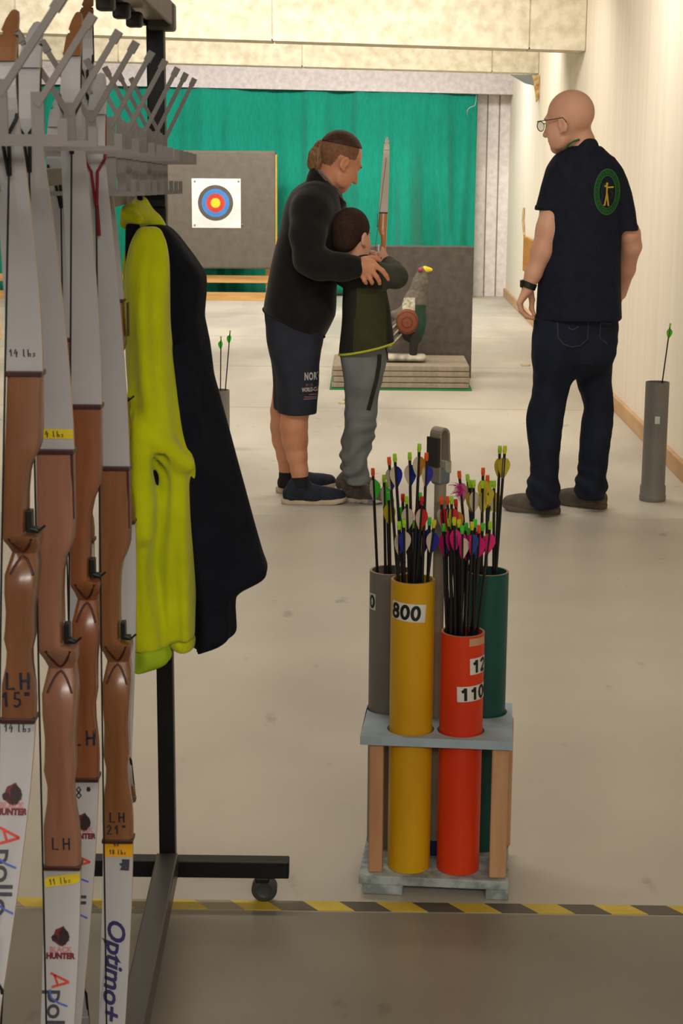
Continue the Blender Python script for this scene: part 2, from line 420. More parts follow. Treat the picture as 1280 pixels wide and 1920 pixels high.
# header over the curtain
q = onX(955, 180, XW); l = onY(316, 163, YC - .06)
k = (l[2] - q[2])/(l[0] - XW); b = MB()
b.prism([(-6.8, q[2] + k*(-6.8 - XW)), (XW, q[2]), (XW, 2.9), (-6.8, 2.9)], (0, YB - YC + .05, 0), (0, YC - .06, 0))
tag(b.build('trim_4', mat('lilac_grey_header', (208, 200, 196), .9, .15, (190, 182, 178), 20, (1, 1, 1), 6), origin=(0, 0, 0)), kind='structure')
HZ = lambda x: q[2] + k*(x - XW)
# end post right of the curtain up to the wall
# ---- curtain
xr = onY(891, 400, YC)[0]; nx, nz = 420, 24; rng = np.random.RandomState(3)
xs = np.linspace(-5.6, xr, nx); vs = []; ph = rng.rand(12)*6.28; fr = np.array([2.2, 3.7, 5.3, 7.9, 11, 14.5, 19, 23, 29, 37, 45, 58.]); am = np.array([.018, .02, .018, .016, .012, .010, .008, .006, .004, .003, .002, .0015])
def cf(x, t):
    ff = sum(a*np.sin(f*(x + .05*np.sin(3*t + f)) + p) for a, f, p in zip(am, fr, ph)); ff = np.abs(ff)**.8*np.sign(ff)
    return ff*(.55 + 1.0*t)*(1 + .5*max(0, min(1, (x + .8)/1.2)))
for i in range(nz + 1):
    t = i/nz
    for x in xs:
        zt = HZ(x) - .004; z = zt + (.03 - zt)*t
        vs.append((x + .01*math.sin(9*x)*t, YC + cf(x, t) - .0, z))
fs = [(i*nx+j, (i+1)*nx+j, (i+1)*nx+j+1, i*nx+j+1) for i in range(nz) for j in range(nx-1)]
M_cur = mat('green_curtain_cloth', (18, 140, 116), .85, .15, (15, 128, 106), 60, (1, 1, .2), 3, sheen=.2)
o = mesh_obj('stage_curtain', vs, fs, M_cur, smooth=True, origin=(-1.5, YC, 0)); mo = o.modifiers.new('thick', 'SOLIDIFY'); mo.thickness = .004
tag(o, 'long green curtain hanging across the far end of the hall', 'curtain')
# wire hook at the curtain's right end
b = MB(); p0 = onY(890, 198, YC - .10); p1 = onY(880, 202, YC - .1); p2 = onY(876, 207, YC - .1); p3 = onY(876, 216, YC - .1)
b.tube([onY(893, 178, YC - .10) + V(0, .025, 0), onY(892, 190, YC - .10), p0, p1, p2, p3], .006, 6)
tag(b.build('curtain_hook', mat('dull_steel', (120, 122, 118), .4, .5, metal=.7), smooth=True), 'bent wire hook at the top right corner of the green curtain', 'hook')
# broken bracket under the second beam at the right wall
q = onX(1008, 150, XW - .02); Yk = q[1]
t = thing('wall_bracket', 'broken grey sheet bracket with torn tan edge under the ceiling beam', 'bracket', (q[0], Yk, q[2] - .1))
P = [onY(a, c, Yk) for a, c in ((958, 140), (1004, 140), (1000, 160), (985, 156))]
MB().prism([(p[0], p[2]) for p in P], (0, .05, 0), (0, Yk, 0)).build('bracket_sheet', mat('blue_grey_sheet', (120, 126, 122), .6), t)
P = [onY(a, c, Yk) for a, c in ((997, 141), (1010, 140), (1012, 165), (1010, 186), (1005, 192), (1003, 170))]
MB().prism([(p[0], p[2]) for p in P], (0, .04, 0), (0, Yk - .01, 0)).build('torn_edge', mat('torn_tan_board', (196, 172, 124), .9, .1, (150, 110, 60), 25), t)
# brown board leaning on the wall, stick above it
q0 = onX(982, 440, XW - .025); q1 = onX(1003, 505, XW - .025)
p = onX(982, 474, XW - .025)
dY = .9
zt = onX(982, 442, XW - .02)[2]; zb = onX(982, 507, XW - .02)[2]
tag(MB().box((XW - .02, p[1] - dY/2, (zt + zb)/2), (.03, dY, zt - zb), None, .003).build('wall_board', mat('brown_plywood', (186, 128, 52), .6, .3, (172, 112, 42), 6, (1, .3, 3))),
    'brown plywood board fixed low on the cream right wall behind the man in jeans', 'board')
p = onX(982, 390, XW - .01); p2 = onX(982, 436, XW - .01)
b = MB().tube([p, p*.5 + p2*.5 + V(-.01, 0, 0), p2], .012, 6); b.tube([p2 + V(0, .05, .05), p2, p2 + V(0, -.05, -.03)], .012, 6)
tag(b.build('wall_strap', mat('tan_strap', (190, 160, 105), .8)), 'thin tan strap hanging on the right wall above the brown plywood board', 'strap')

# ---- hazard tape on the floor
def tape_mat():
    m = bpy.data.materials.new('hazard_tape'); m.use_nodes = True; nt = m.node_tree; N = nt.nodes; L = nt.links; b = N['Principled BSDF']
    tc = N.new('ShaderNodeTexCoord'); s = N.new('ShaderNodeSeparateXYZ'); L.new(tc.outputs['Object'], s.inputs[0])
    a = N.new('ShaderNodeMath'); a.operation = 'MULTIPLY_ADD'; a.inputs[1].default_value = .75; L.new(s.outputs['Y'], a.inputs[0]); L.new(s.outputs['X'], a.inputs[2])
    d = N.new('ShaderNodeMath'); d.operation = 'DIVIDE'; d.inputs[1].default_value = .1525; L.new(a.outputs[0], d.inputs[0])
    f = N.new('ShaderNodeMath'); f.operation = 'FRACT'; L.new(d.outputs[0], f.inputs[0])
    g = N.new('ShaderNodeMath'); g.operation = 'LESS_THAN'; g.inputs[1].default_value = .5; L.new(f.outputs[0], g.inputs[0])
    nz = N.new('ShaderNodeTexNoise'); nz.inputs['Scale'].default_value = 14; nz.inputs['Detail'].default_value = 6; L.new(tc.outputs['Object'], nz.inputs['Vector'])
    r1 = N.new('ShaderNodeValToRGB'); e = r1.color_ramp.elements; e[0].position = .35; e[0].color = lin((196, 168, 44)); e[1].position = .65; e[1].color = lin((214, 188, 62)); L.new(nz.outputs['Fac'], r1.inputs[0])
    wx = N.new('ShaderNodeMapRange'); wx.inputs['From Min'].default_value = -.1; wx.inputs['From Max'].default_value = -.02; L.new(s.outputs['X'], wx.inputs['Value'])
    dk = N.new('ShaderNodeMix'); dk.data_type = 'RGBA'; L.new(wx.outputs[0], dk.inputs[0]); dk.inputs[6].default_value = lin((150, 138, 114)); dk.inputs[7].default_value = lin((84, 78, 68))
    x = N.new('ShaderNodeMix'); x.data_type = 'RGBA'; L.new(g.outputs[0], x.inputs[0]); L.new(dk.outputs[2], x.inputs[6]); L.new(r1.outputs[0], x.inputs[7])
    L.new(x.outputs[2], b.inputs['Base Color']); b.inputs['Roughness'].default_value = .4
    return m
ya, yb = onZ(230, 1686, 0)[1], onZ(230, 1703, 0)[1]
o0 = onZ(582, 1690, 0)
b = MB().box((0, 0, .0006), (7.8, ya - yb, .0012)); vs = [V(*v) for v in b.v]
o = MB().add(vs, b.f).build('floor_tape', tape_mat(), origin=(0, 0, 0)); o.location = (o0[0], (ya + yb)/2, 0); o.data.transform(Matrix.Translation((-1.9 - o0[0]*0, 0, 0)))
tag(o, 'yellow and black striped hazard tape stuck across the floor', 'floor tape')
# small scraps lying on the range floor
for i, (px, py, w) in enumerate(((640, 757, .035), (648, 751, .02), (985, 686, .05), (1005, 683, .035))):
    q = onZ(px, py, 0); b = MB(); n = 7
    ring = [(q[0] + w*(.6 + .4*random.random())*math.cos(6.28*k/n), q[1] + .8*w*(.6 + .4*random.random())*math.sin(6.28*k/n)) for k in range(n)]
    b.prism(ring, (0, 0, .012), (0, 0, .001), (1, 0, 0), (0, 1, 0))
    lab = ['cream paper scrap on the floor beside the boy\'s knee', 'smaller cream paper scrap on the floor behind the boy\'s knee', 'flat pale scrap on the floor left of the man in jeans', 'flat pale scrap on the floor touching the jeans outline'][i]
    tag(b.build('floor_scrap', mat('cream_scrap', (214, 196, 160), .9)), lab, 'scrap', 'scraps on the range floor')
# ================================================================ arrow stand with its tubes and arrows
YAW = math.radians(-4.5); RS = rotz(YAW)
fl = onZ(672, 1677, 0); frn = onZ(952, 1686, 0)
SW = float(np.linalg.norm(frn - fl)); SD = .255
def SP(u, v, z): return V(fl[0], fl[1], 0) + RS @ V(u*SW, v*SD, z)      # u 0..1 across, v 0..1 away
# heights from the picture
def hz(px, py, Y): return onY(px, py, Y)[2]
zb = hz(672, 1641, fl[1])            # top of the base board
zt1 = hz(668, 1380, fl[1]); zt0 = zt1 - .019
M_blue = mat('pale_blue_paint', (166, 182, 190), .6, .3, (150, 166, 172), 14, (1, 1, 1), 6, bump=.1)
M_blue2 = mat('worn_pale_blue_paint', (176, 186, 186), .7, .3, (132, 142, 140), 30, (1, 1, 1), 8, lo=.4, hi=.6, bump=.15)
M_post = mat('pinkish_beech', (202, 158, 118), .6, .3, (180, 132, 92), 5, (4, 4, .5), 6)
st = thing('arrow_stand', 'pale blue wooden arrow stand holding four tubes on the beige floor', 'arrow stand', tuple(SP(.5, .5, 0)))
MB().box(SP(.5, .5, zb - .010), (SW, SD, .020), RS, .002).build('base_board', M_blue2, st)
for (u, w) in ((.16, .085), (.925, .048)):
    MB().box(SP(u, .5, (zb - .020)/2 + .0003), (w, SD*1.0 - .004, zb - .0205), RS, .003).build('foot_block', M_blue2, st)
for (u, v) in ((.105, .13), (.925, .12), (.10, .88), (.955, .80)):
    b = MB(); c = SP(u, v, 0); w = .034; r = .006
    b.box(c + V(0, 0, (zb + zt0)/2), (.030 if u < .5 else .036, .034, zt0 - zb), RS, .004)
    b.build('post', M_post, st)
# tubes: radius, centre, top
RT = .0455
TC = {}
def tube_c(px, v): # centre on the stand line v at picture x
    best = min((abs(proj(SP(u, v, zb + .3))[0] - px), u) for u in np.linspace(0, 1, 400))[1]
    return SP(best, v, 0)
TC['yellow'] = tube_c(769.5, .24); TC['red'] = tube_c(863, .25); TC['grey'] = tube_c(729, .76); TC['green'] = tube_c(907, .76)
def topz(c, py): return hz(700, py, c[1] - RT)
TT = {'yellow': topz(TC['yellow'], 1095), 'red': topz(TC['red'], 1193), 'grey': topz(TC['grey'], 1078), 'green': topz(TC['green'], 1078)}
# shelf with four round holes: one mesh, boundary bridged around each hole
bm = bmesh.new()
def shelf():
    hole = [(TC[k], RT + .0045) for k in TC]
    N1 = 40
    for z, up in ((zt1, 1), (zt0, -1)):
        outer = [bm.verts.new(tuple(SP(u, v, z))) for u, v in ((0, 0), (1, 0), (1, 1), (0, 1))]
        es = [bm.edges.new((outer[i], outer[(i+1) % 4])) for i in range(4)]; rings.append(outer)
        for c, r in hole:
            vs = [bm.verts.new((c[0] + r*math.cos(6.28318*k/N1), c[1] + r*math.sin(6.28318*k/N1), z)) for k in range(N1)]
            es += [bm.edges.new((vs[i], vs[(i+1) % N1])) for i in range(N1)]; rings.append(vs)
        bmesh.ops.triangle_fill(bm, edges=es, use_beauty=True, normal=(0, 0, up))
    h = len(rings)//2
    for a, b_ in zip(rings[:h], rings[h:]):
        n = len(a)
        for i in range(n): bm.faces.new((a[i], a[(i+1) % n], b_[(i+1) % n], b_[i]))
rings = []; shelf(); bmesh.ops.recalc_face_normals(bm, faces=bm.faces[:]); bm.verts.index_update()
mesh_obj('shelf_board', [tuple(v.co) for v in bm.verts], [[v.index for v in f.verts] for f in bm.faces], M_blue, st); bm.free()
# carrying pole with its bent handle, standing in the middle
pc = tube_c(817, .56)
M_pole = mat('grey_pole_paint', (150, 140, 124), .5, .4)
def PQ(px, py, dy=0): return onY(px, py, pc[1] + dy)
ztop = PQ(817, 884)[2]
b = MB().tube([pc + V(0, 0, zb), pc + V(0, 0, ztop)], .0125, 16); b.build('pole', M_pole, st, smooth=True)
MB().lathe(pc + V(0, 0, zb), [(.0, .03), (.024, .03), (.024, 0), (0, 0)], 20, False).build('pole_socket', mat('navy_plastic', (30, 40, 90), .5), st)
RH = rotz(math.radians(38)); hw = .017
def strap(path2, w, th, name, m):   # flat bent band: path in the handle's plane (s, z), width across it
    b = MB(); rg = []
    n = len(path2)
    for i, (s, z) in enumerate(path2):
        a = V(*path2[max(i-1, 0)]); c = V(*path2[min(i+1, n-1)]); d = (c - a)/np.linalg.norm(c - a); nr = V(-d[1], d[0])
        ring = []
        for (q, wv) in ((-1, -1), (1, -1), (1, 1), (-1, 1)):
            s2, z2 = V(s, z) + nr*q*th/2; ring.append(pc + RH @ V(s2, wv*w/2, 0) + V(0, 0, z2))
        rg.append(ring)
    b.rings(rg); return b.build(name, m, st)
zarch = PQ(817, 806)[2] + .004; zs = PQ(817, 868)[2]
arc = [(-.015, ztop - .02)] + [(-.015, zs)] + [(-.015, zs + (zarch - .02 - zs)*t) for t in (.4, .8)] + [(-.0035 - .0115*math.cos(a), zarch - .015 + .015*math.sin(a)) for a in np.linspace(0, math.pi, 10)] + [(.009, zs + .03), (.011, zs + .004)]
strap(arc, .032, .005, 'handle', M_pole)
gp = [(-.0205, zs - .005), (-.0205, zarch - .018)]
strap(gp, .036, .007, 'grip', mat('dark_rubber', (52, 48, 44), .7))
MB().box(pc + RH @ V(.010, 0, 0) + V(0, 0, zs - .008), (.016, .03, .028), RH, .003).build('clamp', mat('pale_grey_plastic', (176, 172, 150), .5), st)
MB().box(pc + V(0, 0, zs - .028), (.034, .03, .035), RH, .008).build('collar', mat('slate_blue_plastic', (112, 122, 132), .5), st)

TUBE = {'yellow': ((214, 164, 16), (200, 148, 10)), 'red': ((222, 62, 18), (206, 50, 14)), 'grey': ((122, 116, 106), (112, 106, 98)), 'green': ((18, 84, 74), (14, 70, 62))}
LAB = {'yellow': 'yellow arrow tube with a white number label in the blue stand', 'red': 'short orange-red arrow tube with two white number labels in the blue stand',
       'grey': 'grey arrow tube at the back left of the blue stand', 'green': 'dark green arrow tube at the back right of the blue stand'}
M_ply = mat('raw_tube_edge', (176, 150, 112), .9)
M_white = mat('white_paper', (222, 218, 208), .7)
M_ink = mat('black_ink', (22, 22, 26), .6)
TUBES = {}
for k in TC:
    c = TC[k]; z1 = TT[k]; ri = RT - .005
    t = thing('arrow_tube', LAB[k], 'arrow tube', (c[0], c[1], zb + .0005)); TUBES[k] = t
    a, a2 = TUBE[k]
    MB().lathe((c[0], c[1], 0), [(ri, z1), (RT, z1), (RT, zb + .001), (ri, zb + .001)], 48, True).build('tube_wall', mat(k + '_tube', a, .45, .4, a2, 10, (1, 1, .4)), t, smooth=True)
    MB().lathe((c[0], c[1], 0), [(ri + .0005, z1 + .0006), (RT - .0004, z1 + .0006), (RT - .0004, z1 - .001), (ri + .0005, z1 - .001)], 48, True).build('rim', M_ply, t)
    MB().lathe((c[0], c[1], 0), [(0, zb + .006), (ri, zb + .006), (ri, zb + .0015), (0, zb + .0015)], 32, False).build('bottom_cap', mat('dark_cap', (40, 38, 36), .8), t)
def wrap(k, v2, f2, px, py, name, m, parent, off, flip=0., sub=.004):
    """bend a flat drawing round a tube; its centre sits where picture point (px,py) meets the tube"""
    c = TC[k]; r = RT + off
    best = None
    for th in np.linspace(-math.pi, 0, 721):
        p = V(c[0] + r*math.cos(th), c[1] + r*math.sin(th), 0)
        z = onY(px, py, p[1])[2]; q = proj((p[0], p[1], z)); e = abs(q[0] - px)
        if best is None or e < best[0]: best = (e, th, z)
    _, th0, z0 = best
    bm = bmesh.new(); vs = [bm.verts.new((p[0], p[1], 0)) for p in v2]
    for f in f2:
        try: bm.faces.new([vs[i] for i in f])
        except ValueError: pass
    bmesh.ops.triangulate(bm, faces=bm.faces[:])
    for _ in range(4):
        es = [e for e in bm.edges if e.calc_length() > sub]
        if not es: break
        bmesh.ops.subdivide_edges(bm, edges=es, cuts=1); bmesh.ops.triangulate(bm, faces=[f for f in bm.faces if len(f.verts) > 3])
    bm.verts.index_update(); cs, sn = math.cos(flip), math.sin(flip); out = []
    for v in bm.verts:
        x, y = v.co.x*cs - v.co.y*sn, v.co.x*sn + v.co.y*cs
        th = th0 + x/r; out.append((c[0] + r*math.cos(th), c[1] + r*math.sin(th), z0 + y))
    fs = [[v.index for v in f.verts] for f in bm.faces]; bm.free()
    return mesh_obj(name, out, fs, m, parent)
def rect(w, h): return np.array([(-w/2, -h/2), (w/2, -h/2), (w/2, h/2), (-w/2, h/2)]), [(0, 1, 2, 3)]
def arcp(cx, cy, rx, ry, a0, a1, n=14): return [(cx + rx*math.cos(math.radians(a)), cy + ry*math.sin(math.radians(a))) for a in np.linspace(a0, a1, n)]
DIG = {'0': [arcp(.32, .5, .24, .42, 0, 362, 28)], '1': [[(.40, 0), (.40, .95)], [(.40, .90), (.28, .74), (.12, .66)]],
       '8': [arcp(.32, .72, .20, .20, 0, 362, 22), arcp(.32, .28, .24, .23, 0, 362, 24)],
       '2': [arcp(.32, .68, .22, .24, 170, -30, 14) + [(.10, .06)], [(.08, .07), (.58, .07)]]}
def digits(s, size):
    st = []
    for i, ch in enumerate(s):
        st += [[((x + i*.74)*size, (y - .5)*size) for x, y in p] for p in DIG[ch]]
    w = (.74*(len(s) - 1) + .64)*size
    st = [[(x - w/2, y) for x, y in p] for p in st]
    return strokes_mesh(st, .225*size)
def number_label(k, s, px, py, w, h, size, rot=0., xo=0.):
    o = wrap(k, *rect(w, h), px, py, 'number_label', M_white, TUBES[k], .0006, rot)
    v, f = digits(s, size); v = v + V(xo, 0); n = wrap(k, v, f, px, py, 'digits', M_ink, o, .0011, rot)
number_label('yellow', '800', 763, 1149, .080, .038, .031, math.radians(-4), -.005)
number_label('red', '1100', 896, 1298, .096, .033, .029, math.radians(2), .0)
number_label('red', '12', 899, 1247, .050, .035, .029, math.radians(2), .0)
wrap('red', *rect(.045, .016), 897, 1203, 'tape_patch', mat('cream_tape', (206, 160, 120), .6), TUBES['red'], .0007)
number_label('grey', '0', 696, 1127, .030, .036, .028, math.radians(0), .003)

# ---- arrows
M_shaft = mat('black_carbon_shaft', (20, 19, 20), .35, .5)
M_tip = mat('steel_point', (120, 118, 112), .3, .5, metal=.8)
NC = {'lime': (170, 226, 40), 'orange': (240, 92, 24), 'red': (206, 34, 28), 'yellow': (220, 214, 40), 'green': (70, 210, 60)}
VC = {'blue': (38, 46, 150), 'white': (214, 200, 176), 'yellow': (206, 186, 50), 'green': (70, 200, 40), 'pink': (220, 40, 120), 'ochre': (190, 126, 40), 'red': (196, 40, 34), 'navyblue': (44, 66, 140), 'rose': (196, 120, 140)}
def vmat(c): return mat('vane_' + c, VC[c], .5, .3, trans=0)
_shaft = {}
def shaft_mesh(L):
    key = round(L, 2)
    if key not in _shaft:
        b = MB().tube([(0, 0, 0.018), (0, 0, key - .012)], .0031, 10); me = b.build('shaft', M_shaft, smooth=True, origin=(0, 0, 0)); _shaft[key] = me.data; bpy.data.objects.remove(me)
    return _shaft[key], key
b = MB().tube([(0, 0, 0), (0, 0, .006), (0, 0, .02)], [.0008, .0031, .0032], 10); _o = b.build('point', M_tip, smooth=True, origin=(0, 0, 0)); POINT = _o.data; bpy.data.objects.remove(_o)
def nock_mesh(c):
    b = MB().tube([(0, 0, 0), (0, 0, .004), (0, 0, .009)], [.0034, .0042, .0042], 10)
    for s in (-1, 1): b.prism([(-.0042, .008), (.0042, .008), (.0038, .0165), (-.0038, .0165)], (0, s*.0026, 0), (0, s*.0012, 0))
    o = b.build('nock', mat('nock_' + c, NC[c], .35, .4), smooth=True, origin=(0, 0, 0)); d = o.data; bpy.data.objects.remove(o); return d
NOCK = {c: nock_mesh(c) for c in NC}
def vane_mesh(c):
    pr = [(.0, 0), (.0055, .002), (.0105, .008), (.0122, .015), (.0110, .023), (.0075, .031), (.0035, .038), (0, .044)]
    pr = [(x + .003, -z) for x, z in pr]
    b = MB().prism([(.0028, 0)] + pr + [(.0028, -.044)], (0, .0006, 0), (0, -.0003, 0))
    o = b.build('vane', vmat(c), origin=(0, 0, 0)); d = o.data; bpy.data.objects.remove(o); return d
VANE = {c: vane_mesh(c) for c in VC}
SEG = []
def add_arrow(base, nock, nc, vanes, label, group, spin=0., fluff=False):
    base = V(*base); nock = V(*nock); L = float(np.linalg.norm(nock - base)); sm, L2 = shaft_mesh(L)
    base = nock - (nock - base)/L*(L2 + .0035); d = (nock - base)/np.linalg.norm(nock - base)
    r = thing('arrow', label, 'arrow', tuple(base), group)
    r.rotation_mode = 'QUATERNION'; r.rotation_quaternion = Vector((0, 0, 1)).rotation_difference(Vector(d))
    def part(n, me, z=0, rz=0):
        o = bpy.data.objects.new(n, me); COL.objects.link(o); o.parent = r; o.location = (0, 0, z); o.rotation_euler = (0, 0, rz); return o
    part('shaft', sm); part('point', POINT); part('nock', NOCK[nc], L2 - .013)
    for i, c in enumerate(vanes): part('vane', VANE[c], L2 - .022, spin + i*2*math.pi/3)
    if fluff:
        b = MB(); rg = random.Random(5)
        for i in range(70):
            a = rg.random()*6.28; u = rg.uniform(-.4, 1); q = V(math.cos(a)*.004, math.sin(a)*.004, L2 - .03 - rg.random()*.02)
            e = q + V(math.cos(a)*.016*rg.random(), math.sin(a)*.014*rg.random(), .010*u) + V(-.006, 0, 0)
            b.tube([q, q*.5 + e*.5 + V(0, 0, .003), e], [.0012, .001, .0004], 4)
        o = b.build('marabou_tuft', mat('pink_feather', (226, 60, 160), .9, .1), origin=(0, 0, 0)); o.parent = r
    return r
def seg_dist(a0, a1, b0, b1, n=25):
    t = np.linspace(0, 1, n)[:, None]; A = a0 + (a1 - a0)*t; B = b0 + (b1 - b0)*t
    return np.sqrt(((A[:, None] - B[None])**2).sum(2)).min()
rg = random.Random(11)
def tube_arrow(k, px, py, nc, vanes, label, spin=None, fluff=False, dlean=0.):
    c = TC[k]; z1 = TT[k]; zbase = zb + .007; Rm = RT - .0095
    best = None
    for it in range(160):
        dy = rg.uniform(-.030, .034) + dlean
        nk = onY(px, py, c[1] + dy); off = V(nk[0] - c[0], nk[1] - c[1]); La = nk[2] - z1; Lb = z1 - zbase; q = Lb/max(La, .01)
        rim = off*q/(1 + q)
        jit = V(rg.uniform(-1, 1), rg.uniform(-1, 1))*.03; rim = rim + jit*(1/(1 + q))
        base = rim + (rim - off)*q
        pen = max(0, np.linalg.norm(rim) - Rm) + max(0, np.linalg.norm(base) - Rm)
        B = V(c[0] + base[0], c[1] + base[1], zbase)
        dm = min([seg_dist(B, nk, s[0], s[1]) for s in SEG[-26:]] + [1])
        score = pen*40 + max(0, .0068 - dm)*10
        if best is None or score < best[0]: best = (score, B, nk)
        if score == 0: break
    _, B, nk = best; SEG.append((B, nk))
    add_arrow(B, nk, nc, vanes, label, 'arrows in the ' + k + ' tube', rg.uniform(-.5, .5) if spin is None else spin, fluff)
BW = ('blue', 'white', 'white'); GW = ('green', 'white', 'white'); YW = ('yellow', 'white', 'yellow'); PB = ('pink', 'pink', 'navyblue'); BB = ('navyblue', 'pink', 'pink')
A = []
# grey tube
A += [('grey', 698.5, 878, 'orange', GW, 'leftmost arrow of the stand, orange nock, leaning left out of the grey tube'),
      ('grey', 719.5, 890, 'lime', ('green', 'green', 'white'), 'black arrow with lime nock and green vanes in the grey tube'),
      ('grey', 725, 903, 'lime', ('white', 'yellow', 'white'), 'lime-nocked arrow with white vanes just right of the green-vaned one, grey tube'),
      ('grey', 728.5, 923, 'green', ('yellow', 'white', 'yellow'), 'lowest black arrow with green nock and yellow vane in the grey tube')]
# yellow tube
A += [('yellow', 728.8, 857, 'orange', BW, 'black arrow with orange nock and blue vane at the left of the yellow tube'),
      ('yellow', 739.5, 851, 'lime', BW, 'black arrow with lime nock and blue vane right of the leftmost tall orange nock'),
      ('yellow', 767.8, 848, 'lime', BW, 'tall black arrow with lime nock and blue vane in the middle of the yellow tube'),
      ('yellow', 786.2, 832, 'lime', ('ochre', 'ochre', 'white'), 'tallest black arrow of the yellow tube, lime nock and ochre vane'),
      ('yellow', 799.2, 849, 'orange', BW, 'black arrow with orange nock and bright blue vane in front of the grey handle'),
      ('yellow', 755, 926, 'red', ('green', 'white', 'green'), 'black arrow with red nock and green vane inside the yellow tube'),
      ('yellow', 761.8, 930, 'lime', ('white', 'green', 'white'), 'black arrow with lime nock beside the red nock in the yellow tube'),
      ('yellow', 791, 931, 'red', ('red', 'red', 'white'), 'black arrow with red nock and red vane near the pole in the yellow tube'),
      ('yellow', 787.3, 924, 'green', ('ochre', 'ochre', 'red'), 'black arrow with green nock left of the red nock near the pole')]
low = [(757.3, 974, 'lime'), (776, 975, 'lime'), (782.8, 970, 'lime'), (793.3, 980, 'lime'), (805, 970, 'green'), (814.2, 975, 'yellow'), (768, 985, 'green'), (748, 978, 'lime')]
for i, (x, y, c) in enumerate(low):
    A.append(('yellow', x, y, c, BW if i % 2 else ('white', 'blue', 'blue'), 'short black arrow with %s nock and blue vanes low in the yellow tube' % {'lime': 'lime', 'green': 'green', 'yellow': 'yellow'}[c]))
# green tube
A += [('green', 937, 836, 'lime', YW, 'tall black arrow with lime nock, left of the topmost pair in the green tube'),
      ('green', 946.6, 836, 'yellow', ('yellow', 'yellow', 'white'), 'tall black arrow with yellow nock and yellow vane, right of the topmost pair'),
      ('green', 860.3, 883, 'orange', ('rose', 'yellow', 'white'), 'black arrow with orange nock and fluffy pink feather tuft', ),
      ('green', 905.5, 877, 'orange', YW, 'upper arrow with orange nock and pale yellow vanes in the green tube'),
      ('green', 913.7, 891, 'orange', YW, 'black arrow with orange nock just right of the upper orange nock in the green tube'),
      ('green', 875.8, 889, 'lime', YW, 'black arrow with lime nock right beside the pink feather tuft'),
      ('green', 880, 900, 'lime', YW, 'black arrow with lime nock second from the pink tuft, slightly lower'),
      ('green', 887.8, 900, 'lime', ('white', 'yellow', 'white'), 'black arrow with lime nock and white vane in the middle of the green tube'),
      ('green', 904, 901, 'lime', YW, 'lime-nocked arrow directly below the upper orange nock of the green tube'),
      ('green', 919, 901, 'lime', YW, 'black arrow with lime nock right of the lower orange nock in the green tube'),
      ('green', 926, 901, 'lime', ('yellow', 'yellow', 'white'), 'lime-nocked arrow with yellow vanes just left of the tall pair in the green tube')]
# red tube
A += [('red', 826.3, 931, 'orange', ('red', 'white', 'red'), 'black arrow with orange nock at the far left of the red tube'),
      ('red', 838, 931, 'orange', ('white', 'red', 'white'), 'black arrow with orange nock right of the leftmost one in the red tube'),
      ('red', 846.5, 930, 'lime', ('red', 'white', 'yellow'), 'black arrow with lime nock right of the two orange nocks in the red tube'),
      ('red', 854, 936, 'red', ('ochre', 'white', 'yellow'), 'black arrow with dark red nock below the pink feather tuft'),
      ('red', 933.3*0+898, 985, 'orange', PB, 'short orange-nocked arrow with pink vanes among the lime nocks of the red tube')]
lowr = [(830.5, 981, 'green', BB), (836, 982, 'yellow', PB), (846, 985, 'green', PB), (854, 985, 'green', PB), (866, 986, 'green', ('white', 'pink', 'pink')), (874, 980, 'green', PB), (885, 979, 'yellow', BB), (890.5, 974, 'green', PB), (906, 981, 'green', PB), (919.5, 978, 'lime', ('pink', 'yellow', 'pink')), (851, 970, 'yellow', ('pink', 'blue', 'pink')), (860, 974, 'yellow', PB), (878, 990, 'green', BB), (842, 972, 'lime', BB)]
for (x, y, c, v) in lowr:
    vn = 'blue and pink' if v is BB else ('yellow-edged pink' if 'yellow' in v else 'pink')
    A.append(('red', x, y, c, v, 'short black arrow with %s nock and %s vanes in the red tube' % (c, vn)))
for a in A: tube_arrow(*a, fluff='fluffy' in a[5])

# ================================================================ grey pipes on the floor used as quivers
M_pipe = mat('grey_pipe_plastic', (128, 124, 116), .5, .4, (118, 114, 106), 4)
def pipe(px, pyb, pyt, wpx, label, sticker=None):
    q = onZ(px, pyb, 0); s = scl(q); r = wpx/2/s; z1 = onY(px, pyt, q[1] + r)[2]
    q = q + V(0, r, 0); t = thing('pipe_quiver', label, 'arrow tube', (q[0], q[1], 0))
    ri = r - .004; ro = r*1.10
    MB().lathe((q[0], q[1], 0), [(ri, z1), (r, z1), (r, .075), (ro*.99, .066), (ro*.99, .028), (ro*1.03, .024), (ro*1.03, .010), (ro, 0.001), (ri, .001)], 40, True).build('pipe_wall', M_pipe, t, smooth=True)
    MB().lathe((q[0], q[1], 0), [(0, .012), (ri, .012), (ri, .002), (0, .002)], 32, False).build('bottom_cap', mat('dark_cap', (40, 38, 36), .8), t)
    if sticker:
        x, y, w, h = sticker; p = onY(x, y, q[1] - r); b = MB(); rg2 = []
        th0 = -math.pi/2 + math.asin(max(-1, min(1, (p[0] - q[0])/r)))
        vs = []; rr = r + .0008
        for j in range(6):
            th = th0 + (j/5 - .5)*w/s/r
            for z in (p[2] - h/s/2, p[2] + h/s/2): vs.append((q[0] + rr*math.cos(th), q[1] + rr*math.sin(th), z))
        mesh_obj('sticker', vs, [(2*j, 2*j+2, 2*j+3, 2*j+1) for j in range(5)], mat('sticker_white', (226, 222, 214), .6), t)
    return q, r, z1
q, r, z1 = pipe(1226, 942, 716, 44, 'tall grey pipe on the floor by the right wall holding one arrow', (1232, 788, 9, 14))
nk = onY(1256.5, 606, q[1] + .02); k = .80
add_arrow(V(q[0] - .028, q[1], .014), nk, 'lime', ('green', 'yellow', 'green'), 'single black arrow with green vanes in the grey pipe by the right wall', 'arrows in floor pipes', 2.2)
